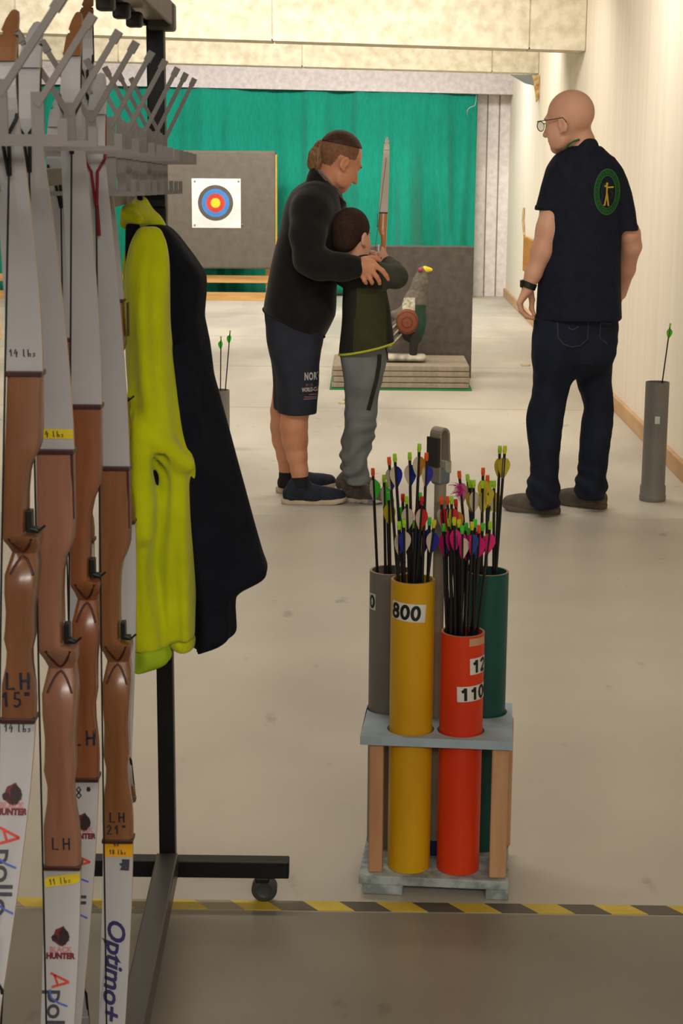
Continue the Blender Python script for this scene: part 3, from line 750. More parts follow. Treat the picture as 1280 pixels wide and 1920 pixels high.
q, r, z1 = pipe(411, 846, 731, 37, 'grey pipe on the floor partly behind the hanging jacket')
for (x, y, lab, bo) in ((414.5, 630, 'shorter green-vaned arrow, left of two in the pipe behind the jacket', -.02), (431, 620, 'taller green-vaned arrow, right of two in the pipe behind the jacket', -.03)):
    nk = onY(x, y, q[1]); off = nk[0] - q[0]
    z0 = .014; rimx = off*.52; bx = rimx + (rimx - off)*(z1 - z0)/(nk[2] - z1); bx = max(-r + .012, min(r - .012, bx))
    add_arrow(V(q[0] + bx, q[1] + (.01 if bo < -.025 else -.012), z0), nk + V(0, .012 if bo < -.025 else -.012, 0), 'lime', ('green', 'green', 'green'), lab, 'arrows in floor pipes', 1.)
# ================================================================ bow rack (black steel frame on castors)
M_blk = mat('black_steel', (16, 15, 16), .45, .3, bump=.02)
M_gry = mat('grey_rack_plate', (130, 125, 120), .55, .4, (120, 115, 110), 6)
cq = onZ(503, 1697, 0); YP = 3.352            # castor touch point, post depth
def PX(px, py, Y): return onY(px, py, Y)
xpl, xpr = PX(297, 1400, YP)[0], PX(327, 1400, YP)[0]; XP = (xpl + xpr)/2; wp = xpr - xpl
AX = V(-.0297, 1, 0); AX /= np.linalg.norm(AX)
def rk(Y, dx=0., z=0.): return V(XP + (Y - YP)*AX[0]/AX[1] + dx, Y, z)
zf1 = PX(420, 1616, YP - .02)[2]; zf0 = PX(420, 1648, YP - .02)[2]
ztop = PX(300, 38, YP)[2]
rack = thing('bow_rack', 'black steel bow rack on castors with grey fork arms at the left', 'bow rack', tuple(rk(2.3)))
for Y in (YP, 1.25):
    MB().box(rk(Y, 0, (ztop + zf1)/2), (wp, wp, ztop - zf1), None, .003).build('upright', M_blk, rack)
    xr = PX(542, 1630, YP)[0] - XP
    MB().box(rk(Y, 0, (zf0 + zf1)/2), (2*xr, .036, zf1 - zf0), None, .003).build('foot_bar', M_blk, rack)
    for s in (-1, 1):
        c = rk(Y, s*(xr - .052), 0); rw = zf0*.485
        b = MB(); rr = [(-.012, rw - .004), (-.010, rw), (.010, rw), (.012, rw - .004)]
        rgs = [[c + V(rad*math.cos(6.2832*k/28), h, rw + .0008 + rad*math.sin(6.2832*k/28)) for k in range(28)] for h, rad in [(-.012, .001), (-.012, rw*.55), (-.0135, rw*.62), (-.012, rw*.9)] + rr + [(.012, .001)]]
        w = b.rings(rgs).build('castor', mat('grey_rubber_wheel', (62, 66, 64), .5), rack, smooth=True)
        MB().box(c + V(-.004, 0, zf0 - .006), (.03, .030, .012), None, .003).build('castor_bracket', M_blk, w)
# long floor rail and top channel
def along(y0, y1, dx, z, w, h, name, m, bev=.003):
    a, c = rk(y0, dx, z), rk(y1, dx, z); d = (c - a)/np.linalg.norm(c - a); rot = rotz(math.atan2(d[1], d[0]) - math.pi/2)
    return MB().box((a + c)/2, (w, np.linalg.norm(c - a), h), rot, bev).build(name, m, rack)
M_rail = mat('scuffed_black_rail', (66, 62, 58), .35, .5, (52, 50, 48), 5, (1, .3, 1))
along(1.25, YP - .018, 0, (zf0 + zf1)/2 + .012, wp*1.35, zf1 - zf0 + .012, 'floor_rail', M_rail)
M_chan = mat('light_steel_channel', (172, 162, 146), .4, .5, metal=.3)
along(1.2, YP + .01, .004, ztop + .014, .046, .030, 'top_channel', M_chan)
along(1.2, YP + .01, .030, ztop + .012, .007, .044, 'channel_lip', M_gry)
along(1.2, YP + .01, -.022, ztop - .004, .010, .012, 'channel_track', M_blk)
MB().box(rk(YP, .012, ztop + .006), (.05, .05, .052), None, .006).build('end_bracket', mat('dull_grey_bracket', (96, 94, 88), .5, .4), rack)
for (px, py) in ((198, 4), (228, 20), (252, 37)):
    off = 593 - px; Y = YP*(593 - 280)/off; p = PX(px, py, Y)
    MB().box(p, (.028, .026, .026), None, .005).build('sliding_clip', mat('charcoal_clip', (58, 56, 54), .5), rack)
# fork and comb plates, one behind another along the rack
YD = [3.27 - .106*k for k in range(18)]
def zrow(Y, pyfar, Yfar=3.3): return PX(360, pyfar, Yfar)[2]
z_arm = zrow(0, 303); z_lip = zrow(0, 289); z_stem = zrow(0, 254); z_low = zrow(0, 357); z_llip = zrow(0, 340)
TIPZ = zrow(0, 150)
def strip(b, pts, w, Y, th):
    for (x0, z0), (x1, z1) in zip(pts[:-1], pts[1:]):
        d = V(x1 - x0, z1 - z0); d /= np.linalg.norm(d); n = V(-d[1], d[0])*w/2
        b.prism([(x0 + n[0], z0 + n[1]), (x1 + n[0], z1 + n[1]), (x1 - n[0], z1 - n[1]), (x0 - n[0], z0 - n[1])], (0, th, 0), (0, Y, 0))
BOWY = []
def plates():
    global z_arm, z_lip, z_stem, z_low, z_llip
    Z0 = (z_arm, z_lip, z_stem, z_low, z_llip)
    sx = PX(316, 270, 3.3)[0] - rk(3.3)[0]; tx = PX(366, 160, 3.3)[0] - rk(3.3)[0]
    for k, Y in enumerate(YD):
        if any(lo - .004 < Y < hi + .004 for lo, hi in BOWY):
            for s_ in (.02, -.02, .035, -.035, .05, -.05):
                if not any(lo - .006 < Y + s_ < hi + .006 for lo, hi in BOWY): Y = Y + s_; break
            else: continue
        z_arm, z_lip, z_stem, z_low, z_llip = [q_ + (3.3 - Y)*.018 for q_ in Z0]
        x0 = rk(Y)[0]; th = .0042; b = MB(); X = lambda u: x0 + u
        fork = k % 2 == 0; far = Y > 2.40
        if not (far or fork): continue
        if far or fork:
            b.prism([(X(sx - .013), z_low if far else z_arm), (X(sx), z_low if far else z_arm), (X(sx), z_stem), (X(sx - .013), z_stem)], (0, th, 0), (0, Y, 0))
        b.prism([(X(-.10), z_arm - .006), (X(tx + .003), z_arm - .006), (X(tx + .003), z_lip), (X(tx - .006), z_lip), (X(tx - .006), z_arm), (X(-.091), z_arm), (X(-.091), z_lip), (X(-.10), z_lip)], (0, th, 0), (0, Y - th, 0))
        if far:
            b.prism([(X(-.08), z_low - .006), (X(tx - .024), z_low - .006), (X(tx - .024), z_llip), (X(tx - .031), z_llip), (X(tx - .031), z_low), (X(-.072), z_low), (X(-.072), z_llip), (X(-.08), z_llip)], (0, th, 0), (0, Y - th, 0))
        if fork:
            for s in ((1, -1) if Y > 2.0 else (1,)):
                xb = sx - .007; xt = tx if s > 0 else sx - .014 - (tx - sx)
                strip(b, [(X(xb), z_stem - .014), (X(xt), TIPZ)], .0066, Y - .0006 - .0005*s, th*1.3)
                d = V(xt - xb, TIPZ - z_stem + .014); d /= np.linalg.norm(d)
                strip(b, [(X(xt - d[0]*.013), TIPZ - d[1]*.013), (X(xt + d[0]*.002), TIPZ + d[1]*.002)], .0094, Y - th*.3, th*2.2)
        b.build('fork_plate' if fork else 'comb_plate', M_gry, rack)
    z_arm, z_lip, z_stem, z_low, z_llip = Z0
    along(1.35, YP - .02, sx - .066, z_arm - .016, .012, .022, 'plate_rail', M_gry, .001)
    along(2.4, YP - .02, sx - .066, z_low - .012, .012, .018, 'plate_rail', M_gry, .001)
    MB().box(rk(YP - .022, sx - .045, (z_arm + z_low)/2), (.07, .012, .12), None, .002).build('rail_bracket', M_blk, rack)

# ================================================================ recurve bows on the rack
M_limb = mat('white_limb', (178, 177, 178), .4, .45, (170, 169, 170), 5)
M_limb_edge = mat('tan_limb_edge', (206, 176, 130), .5)
WOODS = [((126, 82, 50), (106, 66, 38)), ((150, 104, 80), (130, 86, 64)), ((138, 82, 46), (118, 66, 34)), ((136, 88, 50), (114, 70, 36)), ((190, 126, 60), (168, 104, 44))]
def wood(i): 
    a, c = WOODS[i]; return mat('riser_wood_%s' % 'abcde'[i], a, .3, .5, c, 7, (6, 6, .6), 6, coat=.35)
M_darkwood = mat('dark_rosewood', (62, 28, 22), .4, .5)
M_tipw = mat('brown_tip_wood', (146, 100, 64), .45, .4, (122, 80, 48), 10)
M_str = mat('black_bow_string', (26, 25, 28), .6, .3)
M_red = mat('red_serving', (120, 16, 26), .6)
M_rest = mat('black_plastic_rest', (20, 22, 22), .4)
# riser outline: t from top 0 to bottom 1, left/right in half widths, belly bulge (towards the archer), thickness
RISER = [(0, -1, 1, .004, .024), (.06, -1, 1, .006, .028), (.15, -1, 1.02, .008, .034), (.19, -1.0, .98, .010, .036), (.215, -1., .80, .012, .038), (.24, -1., .52, .013, .040), (.275, -1, .34, .014, .042), (.33, -1, .27, .014, .042),
         (.435, -1, .27, .014, .044), (.449, -1, .30, .014, .044), (.455, -1, 1.0, .014, .046), (.468, -.98, 1.0, .012, .046), (.49, -.82, .93, .000, .040), (.512, -.64, .80, -.006, .036), (.535, -.74, .88, .000, .040), (.57, -.90, .92, .010, .050),
         (.62, -.88, .84, .013, .052), (.68, -.78, .74, .012, .048), (.735, -.84, .78, .010, .042), (.76, -.90, .80, .009, .040), (.80, -.72, .66, .008, .037), (.84, -.76, .72, .008, .034), (.90, -.98, .94, .008, .030), (.95, -1, 1, .006, .028), (1, -1, 1, .004, .024)]
class Bow: pass
def bow_string(B, root, hw, Xc, Yc, ztip, ztb, zr1, zr0, hz_, xoff, yoff, red):
    b = MB(); zu, zl = ztip - .11, ztb + .11
    yu, yl = Yc + yoff(ztip - .10) - .007, Yc + yoff(ztb + .10) - .007
    xs = lambda z: Xc + xoff(z)
    zk = ztip - .16; zk2 = ztb + .16
    ys = lambda z: min(Yc + yoff(z) - .008, Yc + str_y - .004 + 0*z)
    path = [(xs(zk), Yc + yoff(zk) - .007, zk), (xs(hz_), Yc + (yoff(zk) + yoff(zk2))/2 - .012, hz_), (xs(zk2), Yc + yoff(zk2) - .007, zk2)]
    b.tube(path, .0012, 8); sm = b.build('string', M_str, root, smooth=True)
    for s, zt_, zkk in ((1, ztip, zk), (-1, ztb, zk2)):
        b = MB(); zn = zt_ - s*.027; y1 = Yc + yoff(zn)
        zf = zkk + s*.045
        for q in (-1, 1):
            u = (zf - zr1)/(ztip - zr1) if s > 0 else (zr0 - zf)/(zr0 - ztb)
            b.tube([(xs(zkk) + q*.0008, Yc + yoff(zkk) - .007, zkk - s*.01), (xs(zf) + q*.004, Yc + yoff(zf) - .007, zf - s*.012), (xs(zf) + q*hw*.62, Yc + yoff(zf) - .006, zf + s*.004), (xs(zn) + q*hw*.36, y1 - .0, zn)], .0021, 6)
        b.build('string_loop', M_red if (red and s > 0) else M_str, sm, smooth=True)
    if red:
        MB().tube([(xs(zk), Yc + yoff(zk) - .0075, zk + .006), (xs(zk), Yc + yoff(zk - .05) - .0095, zk - .05)], .0026, 8).build('serving', M_red, sm)
def make_bow(Xc, Yc, zr1, zr0, ztip, wood_i, label, hw=.0205, brown_tip=True, string=True, red=False, mirror=1, group=None, tip_y=-.085, str_y=-.19, rest=True, ztipb=None, shear=0., taper=.5, limb_mat=None):
    B = Bow(); B.Xc, B.Yc = Xc, Yc; hz_ = (zr1 + zr0)/2; B.zr1, B.zr0 = zr1, zr0
    ztb = 2*hz_ - ztip if ztipb is None else ztipb; B.zt, B.zb = ztip, ztb
    root = thing('recurve_bow', label, 'bow', (Xc, Yc, ztb), group); B.root = root
    def yoff(z):                       # centre line of the limbs, strung: bends towards the string then recurves
        if z > zr1: u = (z - zr1)/(ztip - zr1); Ln = ztip - zr1
        elif z < zr0: u = (zr0 - z)/(zr0 - ztb); Ln = zr0 - ztb
        else: return 0.
        u = max(0, min(1, u)); return str_y*(1.25*u**1.5 - .25*u**4) + (tip_y - str_y)*max(0, (u - .72)/.28)**2
    def xoff(z): return shear*(z - hz_)
    B.yoff = yoff; B.xoff = xoff
    def wlimb(u): return hw*(1 - .04*u - taper*u**2.2)
    rb = []
    for t, l, r, bel, th in RISER:
        z = zr1 + (zr0 - zr1)*t; a, c = (l, r) if mirror > 0 else (-r, -l)
        xl, xr = a*hw, c*hw; yb = -bel - .006; yf = yb + th; e = min(.006, (xr - xl)*.25); e2 = min(.008, th*.3)
        ring = [(xl, yb + e2), (xl + e*.3, yb + e2*.3), (xl + e, yb), (xr - e, yb), (xr - e*.3, yb + e2*.3), (xr, yb + e2), (xr, yf - e2), (xr - e, yf), (xl + e, yf), (xl, yf - e2)]
        rb.append([(Xc + x + xoff(z), Yc + y, z) for x, y in ring])
    riser = MB().rings(rb).build('riser', wood(wood_i), root, smooth=True); B.riser = riser
    for z, s in ((zr1, 1), (zr0, -1)):
        MB().box((Xc + xoff(z), Yc + .003, z + s*.0025), (hw*2.06, .030, .006), None, .001).build('end_cap', M_darkwood, riser)
    # dark laminate strip on the cut side of the riser and X-shaped inlay in the grip throat
    L = zr1 - zr0
    MB().box((Xc + mirror*hw*1.03, Yc - .004, zr1 - .075*L), (.003, .012, .15*L), None).build('side_strip', M_darkwood, riser)
    b = MB(); zt = zr1 - .512*L; yb = Yc - .006 + .004
    lx = Xc - .62*hw*mirror; rx = Xc + .80*hw*mirror; mx = (lx + rx)/2
    for s in (1, -1):
        P = []
        for q in np.linspace(-1, 1, 9):
            zz = zt + s*(.0028 + .026*L/.55*abs(q)**1.6); tt = (zr1 - zz)/L
            bel = np.interp(tt, [r_[0] for r_ in RISER], [r_[3] for r_ in RISER]); P.append((mx + q*(rx - lx)*.46, Yc - .006 - bel - .0002, zz))
        b.tube(P, .0016, 6)
    b.build('inlay', mat('dark_inlay', (70, 26, 24), .4), riser)
    if rest:
        zs = zr1 - .447*L; x = Xc + mirror*hw*.36
        b = MB().box((x + mirror*.004, Yc - .004, zs + .014), (.007, .016, .026), None, .001)
        b.tube([(x + mirror*.006, Yc - .012, zs + .006), (x + mirror*.016, Yc - .016, zs + .004), (x + mirror*.024, Yc - .017, zs + .011)], .0017, 6)
        b.box((x + mirror*.010, Yc - .006, zs + .0035), (.010, .010, .007), None, .001)
        b.build('arrow_rest', M_rest, riser)
    # limbs
    def limb(z0, z1, nm):
        rg = []; n = 30
        for i in range(n + 1):
            u = i/n; z = z0 + (z1 - z0)*u; w = wlimb(u); th = .0068 - .003*u; y = yoff(z); x = Xc + xoff(z)
            rg.append([(x - w, Yc + y - th/2, z), (x + w, Yc + y - th/2, z), (x + w, Yc + y + th/2, z), (x - w, Yc + y + th/2, z)])
        o = mesh_obj(nm, [p for r_ in rg for p in r_], [(i*4+k, i*4+(k+1) % 4, (i+1)*4+(k+1) % 4, (i+1)*4+k) for i in range(n) for k in range(4)] + [(3, 2, 1, 0), (n*4, n*4+1, n*4+2, n*4+3)],
                     [limb_mat or M_limb, M_limb_edge], root, fmat=[0 if k % 2 == 0 else 1 for i in range(n) for k in range(4)] + [0, 0])
        bm = bmesh.new(); bm.from_mesh(o.data); bmesh.ops.recalc_face_normals(bm, faces=bm.faces[:]); bm.to_mesh(o.data); bm.free()
        return o
    B.up = limb(zr1 + .004, ztip - .03, 'limb'); B.lo = limb(zr0 - .004, ztb + .03, 'limb')
    for s, zt_, zr, lm in ((1, ztip, zr1, B.up), (-1, ztb, zr0, B.lo)):
        ze = zt_ - s*.03; w0 = hw*(.97 - taper); P = [(0, -.024, 1.12), (-.0, -.010, 1.04), (0, .0, 1.0), (0, .003, .62), (0, .006, .62), (0, .008, .86), (0, .02, .66), (0, .029, .36), (0, .0305, .1)]
        b = MB(); rg = []
        for _, dz, k in P:
            z = ze + s*dz; w = w0*k; y = yoff(z); th = .006; x = Xc + xoff(z)
            rg.append([(x - w, Yc + y - th, z), (x - w*.6, Yc + y - th - .0015, z), (x + w*.6, Yc + y - th - .0015, z), (x + w, Yc + y - th, z), (x + w, Yc + y + th*.8, z), (x - w, Yc + y + th*.8, z)])
        b.rings(rg).build('limb_tip', M_tipw if brown_tip else (limb_mat or M_limb), lm, smooth=False)
    # string with its loop round each tip
    if string: bow_string(B, root, hw, Xc, Yc, ztip, ztb, zr1, zr0, hz_, xoff, yoff, red)
    BOWY.append((Yc + yoff(z_arm) - .014 if zr1 < z_arm < ztip else Yc - .02, Yc + yoff(z_arm) + .012 if zr1 < z_arm < ztip else Yc + .03))
    return B
def bz(py, Y): return onY(200, py, Y)[2]
def bx(px, py, Y): return onY(px, py, Y)[0]
LBL = 'white-limbed wooden recurve bow '
B1 = make_bow(bx(37, 900, 1.95), 1.95, bz(705, 1.95), bz(1345, 1.95), bz(22, 1.87), 0, LBL + 'nearest on the rack, riser marked LH 15', hw=.0205, shear=.05, tip_y=-.09)
B2 = make_bow(bx(104, 1000, 2.11), 2.11, bz(850, 2.11), bz(1620, 2.11), bz(40, 2.03), 1, LBL + 'with yellow stickers and pinkish riser, second on the rack', hw=.0240, brown_tip=False, shear=.01, tip_y=-.06)
B3 = make_bow(bx(158, 1000, 2.26), 2.26, bz(765, 2.26), bz(1455, 2.26), bz(24, 2.18), 2, LBL + 'with reddish riser, third on the rack behind the yellow-stickered one', hw=.0200, shear=.03, tip_y=-.08)
B4 = make_bow(bx(213, 1000, 2.40), 2.40, bz(880, 2.40), bz(1570, 2.40), bz(137, 2.32), 3, LBL + 'with orange sticker on the lower limb beside the yellow jacket', hw=.0225, brown_tip=False, red=True, shear=.01, tip_y=-.075, ztipb=.012)
x5t, x5b, z5t, z5b = bx(168, 20, 2.86), bx(249, 1470, 2.86), bz(-14, 2.86), bz(1505, 2.86)
B5 = make_bow((x5t + x5b)/2, 2.92, (z5t + z5b)/2 + .19, (z5t + z5b)/2 - .19, z5t, 0, 'shorter wooden recurve bow hanging high, brown lower tip beside the black post', hw=.0215, shear=(x5t - x5b)/(z5t - z5b), tip_y=-.05, ztipb=z5b)
B6 = make_bow(bx(150, 900, 2.66), 2.66, bz(640, 2.66), bz(1010, 2.66), bz(170, 2.6), 2, 'wooden recurve bow mostly hidden behind the third and fourth bows', hw=.0205, shear=.0, tip_y=-.07, ztipb=bz(1935, 2.6), brown_tip=False)
plates()

# ---- writing, stickers and emblems on the bows
def on_limb(B, limb, v2, f2, px, py, name, m, rot=0., off=.0008, dx=0.):
    """drawing laid on a limb or riser at the height where picture row py meets it, dx metres off its middle"""
    z = onY(px, py, B.Yc - .05)[2]
    for _ in range(4): y = B.Yc + B.yoff(z) - .006; z = onY(px, py, y)[2]
    x = B.Xc + B.xoff(z) + dx; c, s = math.cos(rot), math.sin(rot); w = V(*B.root.location); me = limb.data; key = me.name
    if key not in _bv: _bv[key] = BVHTree.FromPolygons([tuple(V(*v.co) + w) for v in me.vertices], [tuple(p.vertices) for p in me.polygons])
    v2 = np.asarray(v2); v2r = np.stack([v2[:, 0]*c - v2[:, 1]*s, v2[:, 0]*s + v2[:, 1]*c], 1)
    vs, fs = drape(v2r, f2, _bv[key], (x, B.Yc - .6, z), (1, 0, 0), (0, 0, 1), (0, 1, 0), off, .006)
    return mesh_obj(name, vs, fs, m, limb) if fs else None
_bv = {}
M_pen = mat('dark_marker_pen', (30, 30, 48), .6); M_yst = mat('yellow_sticker', (226, 200, 40), .5); M_ost = mat('orange_sticker', (232, 168, 20), .5)
M_navy = mat('navy_print', (34, 22, 92), .5); M_rprint = mat('red_print', (208, 66, 48), .5); M_mar = mat('maroon_print', (110, 26, 34), .5); M_blp = mat('blue_print', (70, 100, 190), .5); M_kpr = mat('near_black_print', (40, 18, 18), .5)
HAND = {'1': [[(.05, .6), (.25, 1), (.25, 0)]], '4': [[(.3, 1), (.05, .4), (.5, .45)], [(.4, .75), (.32, -.1)]], '5': [[(.45, .95), (.15, .95), (.1, .55), (.4, .5), (.45, .2), (.2, 0), (.02, .1)]], '2': [[(.05, .75), (.25, 1), (.42, .75), (.05, .02), (.5, .05)]],
        '6': [[(.4, 1), (.1, .5), (.1, .15), (.3, 0), (.42, .25), (.25, .45), (.1, .3)]], '8': [[(.25, .5), (.05, .75), (.25, 1), (.42, .75), (.25, .5), (.04, .25), (.25, 0), (.46, .25), (.25, .5)]], 'L': [[(.08, 1), (.06, .02), (.5, .05)]], 'H': [[(.06, 1), (.06, 0)], [(.06, .5), (.5, .52)], [(.5, 1), (.48, 0)]],
        'l': [[(.1, 1), (.08, .05), (.25, 0)]], 'b': [[(.08, 1), (.06, 0), (.35, .05), (.38, .35), (.08, .4)]], 's': [[(.4, .45), (.1, .4), (.35, .15), (.05, 0)]], '"': [[(.1, 1), (.1, .75)], [(.28, 1), (.26, .75)]], ' ': [], '*': [[(.0, .8), (.4, .8)], [(.1, 1), (.3, .6)], [(.3, 1), (.1, .6)]], '~': [[(0, .1), (.2, .3), (.4, .1)]]}
def hand(s, h, w=.1, adv=.62):
    st = []
    for i, ch in enumerate(s): st += [[((x + i*adv)*h, (y - .5)*h) for x, y in p] for p in HAND[ch]]
    W_ = (adv*(len(s) - 1) + .5)*h; st = [[(x - W_/2, y) for x, y in p] for p in st]
    return strokes_mesh(st, w*h)
def R_(a): return math.radians(a)
on_limb(B1, B1.up, *hand('14 lbs', .0085, .16, .62), 44, 662, 'handwriting', M_pen, dx=-.002)
on_limb(B1, B1.riser, *hand('LH', .021, .16, .8), 28, 1273, 'handwriting', M_pen); on_limb(B1, B1.riser, *hand('15"', .019, .16, .7), 30, 1308, 'handwriting', M_pen)
on_limb(B1, B1.lo, *hand('14 lbs', .009, .16, .62), 34, 1366, 'handwriting', M_pen)
o = on_limb(B2, B2.up, *rect(.047, .0125), 108, 814, 'sticker', M_yst); v, f = hand('14 lbs', .008, .14); on_limb(B2, B2.up, v, f, 104, 814, 'handwriting', M_pen, 0, .0014, -.002)
on_limb(B2, B2.riser, *hand('LH', .017, .12, .85), 87, 1578, 'handwriting', M_pen)
o = on_limb(B2, B2.lo, *rect(.047, .0135), 93, 1651, 'sticker', M_yst, R_(8)); v, f = hand('11 lbs', .008, .13); on_limb(B2, B2.lo, v, f, 89, 1652, 'handwriting', M_pen, R_(8), .0014, -.003)
on_limb(B3, B3.riser, *hand('LH', .022, .14, .85), 138, 1380, 'handwriting', M_pen)
on_limb(B3, B3.lo, *hand('8*', .016, .13, .9), 146, 1487, 'handwriting', M_pen)
on_limb(B4, B4.riser, *hand('LH', .016, .15, .85), 199, 1529, 'handwriting', M_pen); on_limb(B4, B4.riser, *hand('21"', .015, .15, .75), 201, 1553, 'handwriting', M_pen)
o = on_limb(B4, B4.lo, *rect(.0445, .026), 204, 1591, 'sticker', M_ost); on_limb(B4, B4.lo, *hand('68"', .007, .16), 204, 1583, 'handwriting', M_pen, 0, .0014); on_limb(B4, B4.lo, *hand('18 lbs', .007, .18), 203, 1598, 'handwriting', M_pen, 0, .0014)
on_limb(B4, B4.lo, np.array([(-.007, -.008), (.007, -.009), (.008, .008), (-.004, .008), (-.003, .003), (-.008, .001), (-.004, -.003)]), [tuple(range(7))], 215, 1622, 'black_tape', mat('dark_tape', (58, 60, 72), .5), dx=.010)
def blob(n, r, seed, jag):
    g = random.Random(seed); return np.array([(r*(1 + jag*g.uniform(-1, 1))*math.cos(6.283*k/n), r*(1 + jag*g.uniform(-1, 1))*math.sin(6.283*k/n)) for k in range(n)]), [tuple(range(n))]
def emblem(B, px, py, pyt, pyA, pyp, xA, xp):
    v, f = blob(14, .0115, 4, .22); on_limb(B, B.lo, v, f, px, py, 'emblem', M_mar)
    v = np.array([(-.002, -.010), (.006, -.011), (.0115, -.001), (.009, .006), (.002, .011), (-.003, .005), (-.002, -.002), (-.006, -.006)]); on_limb(B, B.lo, v, [tuple(range(8))], px, py, 'emblem', M_kpr, 0, .0014)
    v, f = blob(9, .0045, 8, .2); on_limb(B, B.lo, v + V(-.008, -.002), f, px, py, 'emblem', M_kpr, 0, .0014)
    v, f = text_mesh('BLACK', .0095, bold=.0003); on_limb(B, B.lo, v, f, px, pyt - 8, 'lettering', mat('pink_print', (196, 120, 124), .5), 0, .0008)
    v, f = text_mesh('HUNTER', .0095, bold=.0007); on_limb(B, B.lo, v, f, px, pyt + 4, 'lettering', M_mar, 0, .0008)
    on_limb(B, B.lo, *strokes_mesh([[(-.012, .008), (.013, -.003)], [(.013, -.003), (-.010, -.009)], [(-.007, .006), (-.002, -.006)]], .003), xA, pyA, 'lettering', M_rprint)
    v, f = text_mesh('pollo', .034, bold=.0005, align='LEFT'); on_limb(B, B.lo, v, f, xp, pyp, 'lettering', mat('charcoal_print', (58, 58, 66), .5), R_(-90), .0008, -.004)
    v, f = strokes_mesh([[(.000, -.010), (.010, -.008), (.016, .002), (.020, .014)], [(.045, -.012), (.055, -.008), (.062, .004), (.066, .014)]], .0022); on_limb(B, B.lo, v, f, xp, pyp, 'swoosh', M_blp, R_(-90), .0014, -.002)
emblem(B1, 27, 1490, 1520, 1567, 1592, 22, 13)
emblem(B2, 88, 1756, 1790, 1838, 1856, 83, 80)
emblem(B3, 139, 1542, 1565, 1613, 1625, 137, 131)
v, f = text_mesh('Optimo+', .0375, .3, 'LEFT', bold=.0009, spacing=.96); on_limb(B4, B4.lo, v, f, 196, 1722, 'lettering', M_navy, R_(-92))
on_limb(B4, B4.lo, *strokes_mesh([[(0, 0), (.085, 0)]], .0012), 174, 1775, 'lettering', mat('pale_blue_print', (150, 150, 190), .5), R_(-94), .0008, -.013)
# ================================================================ hi-vis jacket hanging on the rack
YJ = 3.10
def jr(rows, ry, dy=0.):
    out = []
    for r in rows:
        py, xl, xr = r[:3]; k = r[3] if len(r) > 3 else ry; d = r[4] if len(r) > 4 else dy
        a, c = onY(xl, py, YJ + d), onY(xr, py, YJ + d); out.append((a[2], (a[0] + c[0])/2, YJ + d, (c[0] - a[0])/2, k))
    return out
M_hv = mat('hi_vis_yellow_fleece', (206, 214, 8), .85, .2, (192, 200, 5), 14, bump=.15, bscale=90, sheen=.2)
M_hvc = mat('hi_vis_cuff', (178, 214, 40), .8, .2)
M_nv = mat('navy_fleece', (22, 26, 36), .9, .15, (18, 21, 30), 14, bump=.2, bscale=90)
jk = thing('hanging_jacket', 'hi-vis yellow and navy jacket hanging on the bow rack before the post', 'jacket', tuple(onY(330, 1215, YJ)))
H = .0042
def fold(f, amp, ph):
    return lambda X, Y, Z, th: amp*(np.sin(f*th + ph + 7*Z) + .6*np.sin((f+3)*th - 5*Z + 2*ph))
sd = SDF(H)   # navy body
body = [(420, 256, 316, .05, .02), (440, 262, 336, .07), (480, 268, 366, .09), (512, 272, 387), (540, 272, 387), (590, 274, 381), (640, 276, 390), (700, 280, 396), (760, 284, 412), (860, 296, 440), (960, 306, 470), (1040, 312, 494), (1064, 330, 503), (1080, 345, 502), (1095, 366, 470), (1110, 380, 440)]
sd.tower(jr(body, .085, .03), fold=fold(3, .004, .5), n=2.3, cap=.012)
fr = [(640, 300, 350, .05), (760, 316, 366, .055), (900, 334, 392, .06), (1000, 346, 415, .06), (1100, 356, 433, .06), (1160, 360, 438, .06), (1190, 360, 440, .06), (1204, 361, 420, .055), (1214, 362, 385, .05)]
sd.tower(jr(fr, .06, -.03), fold=fold(3, .0035, 1.5), n=2.2, k=.02, cap=.01)
sdf_obj('navy_body', sd, M_nv, jk)
sd = SDF(H)   # yellow yoke and near sleeve
slA = [(425, 262, 300, .03), (445, 248, 312, .04), (470, 241, 317, .05), (500, 236, 319, .055), (540, 234, 318), (600, 236, 317), (680, 238, 322), (760, 243, 332), (800, 246, 340), (826, 256, 346), (850, 268, 356, .05), (872, 300, 364, .045), (900, 304, 363, .045), (960, 302, 365), (1040, 296, 368), (1120, 300, 369), (1170, 306, 368), (1192, 312, 367)]
sd.tower(jr(slA, .058, -.075), fold=fold(4, .0030, 0), smooth=.03, cap=.008)
slB = [(735, 246, 258, .015, -.095), (780, 243, 268, .03, -.10), (830, 243, 278, .04, -.10), (880, 243, 284, .045, -.10), (940, 240, 294, .045, -.11), (1000, 232, 290, .045, -.115), (1060, 232, 281, .042, -.12), (1100, 236, 288, .045, -.12), (1150, 240, 300, .045, -.12), (1212, 241, 314, .045, -.12)]
sd.tower(jr(slB, .045), fold=fold(3, .0028, 2), k=.014, smooth=.03, cap=.006)
